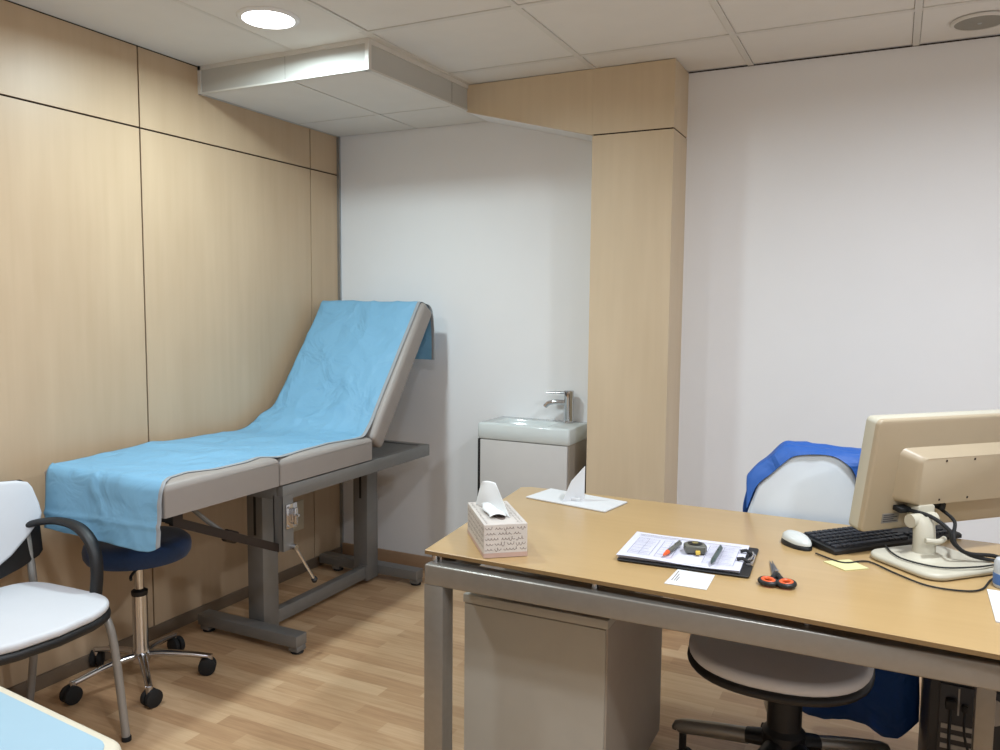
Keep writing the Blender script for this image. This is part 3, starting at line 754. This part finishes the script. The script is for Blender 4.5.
# blue gown thrown over the chair back
F = [(-0.391,.745),(-0.361,.822),(-0.312,.873),(-0.266,.919),(-0.215,.934),(-0.157,.937),(-0.123,.925),(-0.092,.897),(-0.066,.84)]
T = [(-0.395, 0.845), (-0.37, 0.876), (-0.334, 0.906), (-0.292, 0.948), (-0.255, 0.955), (-0.17, 0.953), (-0.11, 0.948), (-0.045, 0.938), (-0.032, 0.86)]
def gown(u, v):
    f = catmull([(x, 2.541, z) for x, z in F], u); tp = catmull([(x, 2.575, z) for x, z in T], u)
    tb = tp + Vector((0, 0.045, -0.016))
    m1 = Vector((lerp(-0.41, 0.02, u), 2.635 + 0.02*math.sin(u*14), 0.70)); m2 = Vector((lerp(-0.37, 0.10, u), 2.655 + 0.025*math.sin(u*11+1), 0.42))
    zb = interp([(0, .20), (0.18, .10), (0.4, .075), (0.62, .07), (0.78, .05), (0.88, .07), (1, .13)], u)
    bt = Vector((lerp(-0.34, 0.125, u), 2.665 + 0.03*math.sin(u*12+0.5), zb))
    k = [f, lerp(f, tp, 0.5) + Vector((0, -0.006, 0.0)), tp, tb, m1, m2, bt]
    p = catmull(k, v)
    w = noise.noise(Vector((p.x*14, p.y*10, p.z*9)))
    w += 0.8*noise.noise(Vector((p.x*30, p.y*18, p.z*12)))
    p += Vector((0.004*w, 0.008*w if v > 0.4 else -0.003*abs(w), 0.004*w if v > 0.3 else 0))
    return p
a = MB(); a.grid(gown, 40, 72)
o = a.build('disposable_gown', 'gown', None, sharp=70, solid=0.0015); tag(o, 'bright blue disposable gown draped over the white office chair back', 'gown')

# ------------------------------------------------------------------ computer under the desk
t = thing('computer_tower', 'black computer tower under the desk with its back panel showing', 'computer', (0.214, 2.45, 0))
a = MB(); a.box((0.124, 2.252, 0.012), (0.304, 2.70, 0.44), 0, bev=0.004); a.build('case', 'pccase', t)
a = MB(); a.box((0.146, 2.246, 0.03), (0.298, 2.2525, 0.43), 0, bev=0.001); bp_ = a.build('back_panel', 'pcmetal', t)
a = MB()
for k in range(7): a.box((0.152, 2.2435, 0.160+0.026*k), (0.222, 2.2465, 0.172+0.026*k), 0)
a.lathe([(0.034, 0), (0.034, 0.003), (0, 0.003)], n=20, mtx=Matrix.Translation((0.260, 2.246, 0.38)) @ Matrix.Rotation(PI/2, 4, 'X'))
a.box((0.186, 2.2435, 0.355), (0.190, 2.2465, 0.425), 0); a.build('slot_cover', 'slotmetal', bp_)
for dx in (0.015, -0.015):
    for yy in (2.30, 2.65):
        pass
for x in (0.14, 0.288):
    for y in (2.29, 2.66): a = MB(); a.cyl((x, y, 0), (x, y, 0.0125), 0.012, 10); a.build('foot', 'rubber', t)
o = MB(); o.box((0.158, 2.222, 0.375), (0.182, 2.2432, 0.398), 0, bev=0.003); o.tube([(0.170, 2.228, 0.376), (0.168, 2.20, 0.30), (0.180, 2.19, 0.17), (0.215, 2.205, 0.03), (0.25, 2.215, 0.006)], 0.004, 8, smooth_n=6)
o = o.build('power_cable', 'rubber'); tag(o, 'black power cable plugged into the computer tower under the desk', 'cable')
o = MB(); o.box((0.194, 2.226, 0.372), (0.208, 2.2432, 0.388), 0, bev=0.003); o.tube([(0.201, 2.23, 0.373), (0.206, 2.21, 0.30), (0.262, 2.20, 0.16), (0.29, 2.215, 0.04), (0.33, 2.22, 0.006)], 0.003, 8, smooth_n=6)
o = o.build('data_cable', 'rubber'); tag(o, 'thin black data cable hanging from the tower, right of the power cable', 'cable')
o = MB(); o.tube([(0.285, 2.12, 0.66), (0.28, 2.11, 0.6), (0.262, 2.10, 0.54), (0.268, 2.11, 0.48), (0.30, 2.12, 0.40), (0.34, 2.13, 0.2), (0.37, 2.14, 0.006)], 0.0045, 8, smooth_n=6)
o = o.build('loose_cable', 'rubber'); tag(o, 'black cable hanging beside the inner desk leg at the right edge', 'cable')

# ------------------------------------------------------------------ tissue box
t = thing('tissue_box', 'tissue box printed with handwriting on the near left corner of the desk', 'tissue box', (-0.896, 1.740, DZ), math.radians(38.5))
TW, TD, TH = 0.112, 0.236, 0.086
a = MB(); a.box((0, 0, 0.001), (TW, TD, TH), 0, bev=0.0012, seg=1)
rnd = random.Random(3)
def stroke(pl, fn, w):
    """ink ribbon of width w along pl, mapped to a face by fn"""
    for (u0, v0), (u1, v1) in zip(pl, pl[1:]):
        d = Vector((u1-u0, v1-v0)); 
        if d.length < 1e-6: continue
        n = Vector((-d.y, d.x)).normalized()*w/2
        a._add([fn(u0+n.x, v0+n.y), fn(u1+n.x, v1+n.y), fn(u1-n.x, v1-n.y), fn(u0-n.x, v0-n.y)], [(0,1,2,3)], 1)
def script_line(u0, u1, v, h, fn, w=0.0011):
    u = u0
    while u < u1:
        L = rnd.choice([0.018, 0.026, 0.034]); L = min(L, u1-u)
        if L < 0.008: break
        n = int(L/0.0008); pl = []
        ph = rnd.random()*6
        for k in range(n+1):
            th = k*0.62+ph
            asc = 1.0 + (1.3 if noise.noise(Vector((k*0.10+ph*9, v*50, 0))) > 0.25 else 0.0)
            pl.append((u + L*k/n + 0.0020*math.cos(th+0.8) + 0.25*h*math.sin(th), v + h*0.5*math.sin(th)*asc))
        stroke(pl, fn, w)
        u += L + 0.006
E_ = 0.0004
front = lambda u, v: (u, -E_, v); left = lambda u, v: (-E_, u, v); topf = lambda u, v: (v, u, TH+E_)
for k in range(5): script_line(0.004, TW-0.004, 0.022+0.0135*k, 0.0052, front)
for k in range(4): script_line(0.006, TD-0.008, 0.028+0.0145*k, 0.0052, left)
for v in (0.010, 0.092, 0.101): script_line(0.008, TD-0.01, v, 0.0035, topf, 0.0009)
a._add([(-0.0003, -0.0003, 0.001), (TW+0.0003, -0.0003, 0.001), (TW+0.0003, -0.0003, 0.013), (-0.0003, -0.0003, 0.013)], [(0,1,2,3)], 2)
a._add([(-0.0003, 0, 0.001), (-0.0003, TD, 0.001), (-0.0003, TD, 0.011), (-0.0003, 0, 0.011)], [(0,1,2,3)], 2)
bx = a.build('carton', ['boxwhite', 'ink', 'boxpink'], t, world=False, recalc=False)
a = MB(); ov = [(TW*0.5+0.019*math.cos(2*PI*k/24), TD*0.5+0.078*math.sin(2*PI*k/24)) for k in range(24)]
a.prism(ov, TH+0.0002, TH+0.0009, 'xyz', 0); a.build('opening', 'ink', t, world=False)
def tis(u, v):
    # pulled-up tissue standing as a leaning sail over the slot
    A, B = Vector((0.078, 0.050, TH+0.001)), Vector((0.016, 0.205, TH+0.001))
    C, D = Vector((0.030, 0.178, TH+0.070)), Vector((0.060, 0.150, TH+0.072))
    p = A.lerp(B, u).lerp(D.lerp(C, u), v)
    p += Vector((0.0035*math.sin(u*6)*math.sin(v*3.0), 0.003*math.sin(v*5+u*4), 0.003*math.sin(u*3.1)*v))
    p.z = max(p.z, TH+0.0012)
    return p
a = MB(); a.grid(tis, 20, 16); a.build('tissue', 'tissue', t, world=False, sharp=70, solid=0.0006)
def tis2(u, v):
    s = u*2-1
    y = TD*0.46 + s*lerp(0.055, 0.062, v); x = TW*0.5 + 0.012 - 0.045*v + 0.003*math.sin(u*8)
    z = TH + 0.0015 + 0.014*math.sin(v*2.6)*(1+0.3*s) + 0.004*(1-v)
    return Vector((x, y, z))
a = MB(); a.grid(tis2, 16, 12); a.build('tissue', 'tissue', t, world=False, sharp=70, solid=0.0006)

# ------------------------------------------------------------------ folded card on a white plate, far left corner of desk
t = thing('display_card', 'white card sheet with an upright triangular flap at the desk far left corner', 'card', (-0.91, 2.42, DZ))
a = MB()
a.prism([(-1.066, 2.371), (-0.773, 2.312), (-0.748, 2.463), (-1.040, 2.522)], DZ+0.0006, DZ+0.0052, 'xyz', 0, bev=0.0008, seg=1); a.build('base_sheet', 'white', t)
a = MB()
fp = [Vector((-0.934, 2.362, DZ+0.0054)), Vector((-0.884, 2.43, DZ+0.0054)), Vector((-0.884, 2.432, 0.853)), Vector((-0.915, 2.392, 0.808))]
nn = (fp[1]-fp[0]).cross(fp[2]-fp[0]).normalized()*0.0012
a._add([p-nn for p in fp]+[p+nn for p in fp], [(3,2,1,0),(4,5,6,7),(0,1,5,4),(1,2,6,5),(2,3,7,6),(3,0,4,7)])
a.build('upright_flap', 'white', t)
a = MB(); a.box((-0.914, 2.388, DZ+0.0053), (-0.884, 2.398, DZ+0.016), 0, bev=0.002); a.build('holder', 'white', t)

# ------------------------------------------------------------------ clipboard and what lies on it
CA = math.radians(3.2)
cl = (-0.444, 2.006, DZ)
t = thing('clipboard', 'black clipboard holding printed forms in the middle of the desk', 'clipboard', cl, CA)
a = MB(); a.prism(rrect(-0.158, -0.121, 0.160, 0.121, 0.008, 3), 0.0005, 0.0045, 'xyz', 0, bev=0.001, seg=1); a.build('board', 'black', t, world=False)
a = MB()
a.box((-0.160, -0.104, 0.0048), (0.136, 0.112, 0.0105), 0)
def curl(u, v):
    x = lerp(-0.161, 0.137, u); y = lerp(-0.113, 0.113, v)
    return Vector((x, y, 0.0112 + 0.004*max(0, -u+0.25)*2 + 0.002*math.sin(u*7)*(1-v)))
a.grid(curl, 16, 8)
ST = 0.0006
def cz(x): u = (x+0.161)/0.298; return 0.0112 + 0.004*max(0, -u+0.25)*2 + 0.0026
def ln(x0, y0, x1, y1, w=0.0012, mi=1):
    d = Vector((x1-x0, y1-y0)).normalized(); n = Vector((-d.y, d.x))*w/2
    a._add([(x0+n.x, y0+n.y, cz(x0)), (x1+n.x, y1+n.y, cz(x1)), (x1-n.x, y1-n.y, cz(x1)), (x0-n.x, y0-n.y, cz(x0))], [(0,1,2,3)], mi)
for (x0, x1, y0, y1, st) in ((-0.14, -0.085, -0.085, 0.055, 0.0125), (-0.072, -0.03, -0.085, 0.055, 0.02), (0.045, 0.118, -0.085, 0.06, 0.011)):
    ln(x0, y0, x1, y0); ln(x0, y1, x1, y1); ln(x0, y0, x0, y1); ln(x1, y0, x1, y1); ln((x0+x1)/2, y0, (x0+x1)/2, y1, 0.0008)
    y = y0+st
    while y < y1: ln(x0+0.003, y, x1-0.003-0.01*rnd.random(), y, 0.0018 if rnd.random() > .4 else 0.0008); y += st
ln(-0.145, 0.085, 0.0, 0.085, 0.003, 2); ln(0.01, 0.08, 0.12, 0.08, 0.0025, 2); ln(-0.145, 0.072, -0.05, 0.072, 0.0012, 1)
a.build('form_sheet', ['paperw', 'ink2', 'ink'], t, world=False, recalc=False)
a = MB(); a.box((0.144, -0.042, 0.0046), (0.160, 0.042, 0.012), 0, bev=0.002)
a.tube([(0.150, -0.036, 0.012), (0.136, -0.036, 0.020), (0.122, -0.034, 0.0165)], 0.0045, 8, mi=1); a.tube([(0.150, 0.036, 0.012), (0.136, 0.036, 0.020), (0.122, 0.034, 0.0165)], 0.0045, 8, mi=1)
a.tube([(0.152, -0.036, 0.016), (0.158, 0, 0.020), (0.152, 0.036, 0.016)], 0.003, 8); a.build('clip', ['chrome', 'black'], t, world=False)

PZ = DZ + 0.0155
t = thing('tape_measure', 'grey and black tape measure lying on the clipboard forms', 'tape measure', (-0.428, 2.000, PZ), math.radians(20))
a = MB(); a.prism([(x*.86, y*.86) for x, y in [(-0.03,-0.026),(0.026,-0.03),(0.033,-0.012),(0.030,0.018),(0.012,0.032),(-0.016,0.030),(-0.032,0.012)]], 0, 0.020, 'xyz', 0, bev=0.005, seg=3); a.build('case', 'tapebody', t, world=False)
a = MB(); a.lathe([(0.018, 0.0195), (0.018, 0.0215), (0.014, 0.0225), (0, 0.0225)], n=24); f = a.build('face_disc', 'black', t, world=False)
a = MB(); a.lathe([(0.008, 0.0224), (0.008, 0.0232), (0, 0.0232)], n=20); a.build('badge', 'tapeolive', f, world=False)
a = MB(); a.box((-0.002, -0.034, 0.001), (0.009, -0.0245, 0.010), 0, bev=0.001); a.build('tape_tab', 'tapeyellow', t, world=False)
def pen(name, label, p0, p1, r, m_body, m_tip, z):
    d = Vector((p1[0]-p0[0], p1[1]-p0[1])); L = d.length
    t = thing(name, label, 'pen', (p0[0], p0[1], z), math.atan2(d.y, d.x))
    a = MB(); a.tube([(0.030, 0, r), (L*0.97, 0, r), (L, 0, r)], [r, r, r*0.7], 12); a.build('barrel', m_body, t, world=False)
    a = MB(); a.tube([(0, 0, r), (0.008, 0, r), (0.0305, 0, r)], [r*0.25, r*0.6, r*1.02], 12); a.build('tip', m_tip, t, world=False)
    a = MB(); a.box((L*0.68, -0.002, 2*r-0.0005), (L*0.98, 0.002, 2*r+0.002), 0, bev=0.0006); a.build('pocket_clip', m_body, t, world=False)
pen('marker_pen', 'orange tipped grey marker lying on the clipboard left of the tape measure', (-0.486, 1.912), (-0.474, 2.035), 0.0062, 'tapebody', 'orange', PZ)
pen('ballpoint_pen', 'dark green ballpoint pen lying on the clipboard right of the tape measure', (-0.368, 1.905), (-0.372, 2.045), 0.0058, 'pen', 'pen', PZ)
a = MB(); a.prism([(-0.447, 1.772), (-0.351, 1.774), (-0.354, 1.882), (-0.443, 1.884)], DZ+0.0002, DZ+0.0012, 'xyz', 0)
for k, x in enumerate((-0.438, -0.432, -0.427)):
    a._add([(x, 1.80, DZ+0.0014), (x+0.002, 1.80, DZ+0.0014), (x+0.002, 1.872-0.02*k, DZ+0.0014), (x, 1.872-0.02*k, DZ+0.0014)], [(0,1,2,3)], 1)
o = a.build('business_card', ['white', 'ink'], None, recalc=False); tag(o, 'white appointment card on the desk tucked under the clipboard edge', 'card')
for z_ in (0,): bpy.data.objects['clipboard'].location.z = DZ + 0.0014

# ------------------------------------------------------------------ scissors
t = thing('scissors', 'scissors with orange and black handles lying open on the desk', 'scissors', (-0.232, 1.945, DZ))
def blade(p0, p1, w, z):
    d = Vector((p1[0]-p0[0], p1[1]-p0[1], 0)).normalized(); n = Vector((-d.y, d.x, 0))*w
    P0, P1 = Vector((*p0, z)), Vector((*p1, z))
    a = MB(); a._add([P0-n, P0+n, P1, P0-n+Vector((0,0,.002)), P0+n+Vector((0,0,.002)), P1+Vector((0,0,.002))], [(2,1,0),(3,4,5),(0,1,4,3),(1,2,5,4),(2,0,3,5)])
    return a
a = blade((-0.222, 1.932), (-0.253, 2.048), 0.009, DZ+0.003); a.build('blade', 'blade', t)
a = blade((-0.219, 1.932), (-0.247, 2.044), 0.008, DZ+0.0055); a.build('blade', 'blade', t)
def loop(cx, cy, rx, ry, rot, z):
    c, s = math.cos(rot), math.sin(rot)
    return [(cx + rx*math.cos(q)*c - ry*math.sin(q)*s, cy + rx*math.cos(q)*s + ry*math.sin(q)*c, z) for q in [2*PI*k/24 for k in range(25)]]
for (cx, cy, rot, arm) in ((-0.233, 1.876, 0.5, (-0.222, 1.926)), (-0.194, 1.880, -0.2, (-0.220, 1.926))):
    a = MB(); a.tube(loop(cx, cy, 0.0175, 0.021, rot, DZ+0.008), 0.0055, 10, caps=False); a.tube([(lerp(cx, arm[0], .42), lerp(cy, arm[1], .42), DZ+0.008), (arm[0], arm[1], DZ+0.008), (arm[0]-0.003, arm[1]+0.02, DZ+0.007)], [0.006, 0.008, 0.006], 10)
    h = a.build('handle', 'black', t)
    a = MB(); a.tube(loop(cx, cy, 0.0125, 0.016, rot, DZ+0.010), 0.0045, 10, caps=False); a.build('grip_liner', 'orange', h)
a = MB(); a.lathe([(0.004, 0.008), (0.004, 0.0175), (0, 0.018)], (-0.221, 1.937, DZ), 12); a.build('pivot_screw', 'chrome', t)

# ------------------------------------------------------------------ mouse, keyboard, note
def mouse_shell(z0, zh, sx, sy, mi=0):
    a = MB(); a.lathe([(1.0, 0.0), (1.0, 0.25), (0.93, 0.55), (0.75, 0.82), (0.42, 0.97), (0, 1.0)], n=28)
    for v in a.bm.verts:
        x, y, z = v.co; 
        e = 1.0 - 0.12*x
        v.co = (x*sx, y*sy*e, z0 + z*zh*(1-0.18*x))
    return a
t = thing('computer_mouse', 'white computer mouse with black sides left of the black keyboard', 'mouse', (-0.207, 2.229, DZ), math.radians(-50))
a = mouse_shell(0.0005, 0.024, 0.053, 0.031); a.build('base', 'black', t, world=False)
a = mouse_shell(0.012, 0.022, 0.0515, 0.0288); sh = a.build('shell', 'mousew', t, world=False)
a = MB(); a.tube([(0.020, 0, 0.0270), (0.034, 0, 0.0235)], 0.004, 8, flat=(1, 0.7)); a.build('scroll_wheel', 'black', sh, world=False)
KB = math.radians(48)
t = thing('keyboard', 'black computer keyboard lying behind the monitor stand', 'keyboard', (-0.006, 2.396, DZ), KB)
a = MB(); a.prism([(-0.066, 0.001), (0.066, 0.001), (0.066, 0.022), (0.055, 0.024), (-0.060, 0.014), (-0.066, 0.010)], -0.228, 0.228, 'yzx', 0, bev=0.002, seg=1); a.build('body', 'black', t, world=False)
a = MB(); rows = 6
sl = math.atan2(0.010, 0.115)
for r_ in range(rows):
    y = -0.049 + r_*0.0192; z = 0.0150 + (y+0.060)*math.tan(sl)
    if r_ == 0: ws = [0.026, 0.02, 0.02, 0.118, 0.02, 0.02, 0.026]
    else: ws = [0.0165+0.004*(r_ % 3)] + [0.0165]*12 + [0.032-0.004*(r_ % 3)]
    x = -0.220
    for w in ws:
        a.box((x, y-0.0078, z-0.004), (x+w-0.0022, y+0.0078, z+0.005), 0, bev=0.0012, seg=1); x += w + 0.0012
    x = 0.055
    for k in range(3):
        if r_ in (0, 1, 4, 5): a.box((x, y-0.0078, z-0.004), (x+0.0145, y+0.0078, z+0.005), 0, bev=0.0012, seg=1)
        x += 0.0178
    x = 0.118
    for k in range(4): a.box((x, y-0.0078, z-0.004), (x+0.0155, y+0.0078, z+0.005), 0, bev=0.0012, seg=1); x += 0.0182
a.build('keys', 'keycap', t, world=False)
a = MB(); a.prism([(-0.133, 2.113), (-0.080, 2.063), (-0.029, 2.107), (-0.076, 2.160)], DZ+0.0002, DZ+0.0022, 'xyz', 0)
o = a.build('sticky_note', 'note'); tag(o, 'pale yellow sticky note on the desk in front of the keyboard', 'sticky note')

# ------------------------------------------------------------------ monitor seen from behind
MA = math.atan2(0.714, 0.700)
t = thing('computer_monitor', 'beige computer monitor seen from behind on the right side of the desk', 'monitor', (-0.041, 2.180, DZ), MA)
tilt = Matrix.Translation((0, 0, 0.22)) @ Matrix.Rotation(math.radians(9.0), 4, 'X') @ Matrix.Translation((0, 0, -0.22))
PW = 0.60
a = MB()
a.prism(rrect(0, 0.064, PW, 0.362, 0.014, 4), -0.006, 0.030, 'xzy', 0, bev=0.006, seg=3, mtx=tilt)
ho = a.build('housing', 'beige', t, world=False)
a = MB(); a.prism(rrect(-0.001, 0.063, PW+0.001, 0.363, 0.014, 4), 0.004, 0.038, 'xzy', 0, bev=0.004, seg=2, mtx=tilt); a.build('bezel', 'ivory', t, world=False)
a = MB(); a.box((0.02, 0.0375, 0.09), (PW-0.02, 0.039, 0.342), 0, mtx=tilt); a.build('screen', 'screen', t, world=False)
# rear hump with sloped flanks
a = MB()
def hump(x0, x1, z0, z1, d0, d1, ins, r):
    lo = rrect(x0, z0, x1, z1, r, 5); hi = rrect(x0+ins*1.5, z0+ins*0.2, x1-ins, z1-ins*0.7, r*0.8, 5)
    n = len(lo); tb = bmesh.new()
    A = [tb.verts.new((x, d0, z)) for x, z in lo]; B = [tb.verts.new((lerp(xl, xh, .75), lerp(d0, d1, .82), lerp(zl, zh, .75))) for (xl, zl), (xh, zh) in zip(lo, hi)]
    C_ = [tb.verts.new((x, d1, z)) for x, z in hi]
    for P_, Q_ in ((A, B), (B, C_)):
        for k in range(n): tb.faces.new((P_[k], P_[(k+1)%n], Q_[(k+1)%n], Q_[k]))
    tb.faces.new(C_); tb.faces.new(list(reversed(A)))
    return tb
a.merge(hump(0.082, 0.500, 0.143, 0.286, -0.004, -0.052, 0.022, 0.02), 0, tilt)
hu = a.build('rear_cover', 'beige', t, world=False, sharp=50)
for (x, z) in ((0.19, 0.262), (0.285, 0.262), (0.19, 0.158), (0.285, 0.158)):
    a = MB(); a.lathe([(0.0032, 0), (0.0032, 0.0012), (0, 0.0012)], n=10, mtx=tilt @ Matrix.Translation((x, -0.0515, z)) @ Matrix.Rotation(PI/2, 4, 'X')); a.build('screw_hole', 'gap', hu, world=False)
a = MB(); a.box((0.062, -0.0072, 0.084), (0.117, -0.0058, 0.110), 0, mtx=tilt)
for k in range(4): a.box((0.066, -0.0076, 0.088+0.0055*k), (0.066+0.046-0.012*(k % 2), -0.0070, 0.0905+0.0055*k), 1, mtx=tilt)
a.build('rating_label', ['sticker', 'inkblack'], ho, world=False)
# stand
NX, NY = 0.122, -0.066
a = MB(); 
a.prism(rrect(0.018, -0.192, 0.248, 0.026, 0.045, 7), 0.001, 0.018, 'xyz', 0, bev=0.008, seg=3)
a.lathe([(0.055, 0.016), (0.046, 0.022), (0.036, 0.026), (0.030, 0.03)], (NX, NY, 0))
a.build('stand_base', 'ivory', t, world=False, sharp=50)
a = MB(); a.tube([(NX, NY, 0.022), (NX, NY, 0.05), (NX, NY+0.004, 0.095), (NX, NY+0.012, 0.110)], [0.031, 0.029, 0.028, 0.024], 24, flat=(1.0, 0.8))
a.tube([(NX-0.034, NY+0.016, 0.106), (NX+0.046, NY+0.016, 0.106)], 0.017, 16)
a.prism(rrect(NX+0.002, 0.094, NX+0.054, 0.140, 0.006, 3), NY+0.022, -0.004, 'xzy', 0, bev=0.003)
nk = a.build('stand_neck', 'ivory', t, world=False)
a = MB(); a.tube([(NX-0.030, NY-0.030, 0.068), (NX, NY-0.040, 0.066), (NX+0.030, NY-0.030, 0.068)], 0.007, 10, smooth_n=4); a.build('cable_clip', 'ivory', nk, world=False)
# cables at the monitor (world coordinates from the monitor frame)
W = WM['computer_monitor']
def wp(x, y, z): return W @ Vector((x, y, z))
a = MB(); p = tilt @ Vector((0.118, -0.006, 0.118))
a.box((0.090, -0.034, 0.120), (0.126, -0.0065, 0.134), 0, bev=0.003, mtx=W @ tilt)
a.tube([W @ (tilt @ Vector((0.118, -0.030, 0.127))), wp(0.130, -0.072, 0.120), wp(0.142, -0.116, 0.097), wp(0.150, -0.124, 0.066), wp(0.185, -0.135, 0.040), wp(0.245, -0.155, 0.034), wp(0.31, -0.155, 0.012), wp(0.36, -0.14, 0.0055), wp(0.44, -0.10, 0.0055)], 0.005, 10, smooth_n=6)
o = a.build('video_cable', 'rubber'); tag(o, 'black video cable curving from the left monitor plug down over the stand', 'cable')
a = MB(); a.box((0.222, -0.034, 0.118), (0.242, -0.0065, 0.136), 0, bev=0.003, mtx=W @ tilt)
a.tube([W @ (tilt @ Vector((0.232, -0.028, 0.119))), wp(0.222, -0.062, 0.098), wp(0.178, -0.100, 0.078), wp(0.172, -0.115, 0.055), wp(0.20, -0.135, 0.032), wp(0.255, -0.168, 0.022), wp(0.31, -0.175, 0.008), wp(0.36, -0.17, 0.005), wp(0.45, -0.13, 0.005)], 0.0045, 10, smooth_n=6)
o = a.build('monitor_power_cable', 'rubber'); tag(o, 'black power cable running from the right monitor plug behind the stand neck', 'cable')
def on_desk(pts): return pts
a = MB(); a.tube([(0.005, 2.262, 0.7625), (0.02, 2.20, 0.7625), (0.052, 2.15, 0.7625), (0.124, 2.125, 0.7625), (0.20, 2.16, 0.765), (0.25, 2.22, 0.762)], 0.0022, 8, smooth_n=8)
o = a.build('audio_cable', 'rubber'); tag(o, 'thin black cable lying across the ivory monitor stand base', 'cable')
a = MB(); a.tube([(-0.155, 2.168, 0.744), (-0.09, 2.120, 0.7435), (-0.045, 2.155, 0.7435), (-0.020, 2.150, 0.7435), (0.03, 2.09, 0.7435), (0.095, 2.030, 0.7435), (0.165, 2.028, 0.7435), (0.205, 2.062, 0.7435), (0.232, 2.15, 0.7435), (0.275, 2.215, 0.7435)], 0.0022, 8, smooth_n=8)
o = a.build('mouse_cable', 'rubber'); tag(o, 'thin black mouse cable trailing along the desk in front of the monitor stand', 'cable')

# ------------------------------------------------------------------ things cut by the right edge of the frame
t = thing('gel_bottle', 'small grey labelled bottle on the desk at the right edge of the picture', 'bottle', (0.262, 2.115, DZ))
a = MB(); a.lathe([(0, 0.0005), (0.030, 0.0005), (0.032, 0.004), (0.032, 0.056), (0.028, 0.064), (0.013, 0.070), (0.013, 0.076), (0, 0.076)], n=28); a.build('body', 'bottle', t, world=False)
a = MB(); a.lathe([(0.0323, 0.008), (0.0327, 0.0085), (0.0327, 0.032), (0.0323, 0.0325)], n=28); a.build('label_band', 'bluelabel', t, world=False)
a = MB(); a.lathe([(0.015, 0.072), (0.015, 0.092), (0.012, 0.095), (0, 0.095)], n=20); a.build('cap', 'black', t, world=False)
a = MB(); a.prism([(0.215, 2.070), (0.212, 1.86), (0.36, 1.86), (0.36, 2.06)], DZ+0.0002, DZ+0.003, 'xyz', 0); a.box((0.224, 1.885, DZ+0.003), (0.33, 1.90, DZ+0.0034), 1)
o = a.build('paper_sheet', ['white', 'red']); tag(o, 'white paper sheet on the desk at the right edge of the picture', 'paper')

# ------------------------------------------------------------------ camera, world, view
f = 800.0
yaw, pit, rol = 0.45689344, 0.08596232, -0.00872869
cy, sy, cp, sp = math.cos(yaw), math.sin(yaw), math.cos(pit), math.sin(pit)
fw = Vector((-sy*cp, cy*cp, -sp)); r = Vector((cy, sy, 0)); d = fw.cross(r)
cr_, sr_ = math.cos(rol), math.sin(rol)
r2 = cr_*r + sr_*d; d2 = -sr_*r + cr_*d
cam = bpy.data.cameras.new('camera'); co = bpy.data.objects.new('camera', cam); COL.objects.link(co)
up = -d2; bk = -fw
co.matrix_world = Matrix(((r2.x, up.x, bk.x, 0), (r2.y, up.y, bk.y, 0), (r2.z, up.z, bk.z, 1.371), (0, 0, 0, 1)))
cam.sensor_width = 36; cam.lens = f*36/1000; cam.clip_start = 0.02
scene.camera = co

w = bpy.data.worlds.new('room air'); scene.world = w; w.use_nodes = True
w.node_tree.nodes['Background'].inputs[0].default_value = (0.8, 0.85, 0.9, 1); w.node_tree.nodes['Background'].inputs[1].default_value = 0.05
scene.cycles.use_denoising = True
scene.cycles.max_bounces = 10; scene.cycles.diffuse_bounces = 6
scene.view_settings.view_transform = 'Standard'; scene.view_settings.look = 'None'
scene.view_settings.gamma = 1; scene.view_settings.use_curve_mapping = False
scene.view_settings.exposure = 0.0
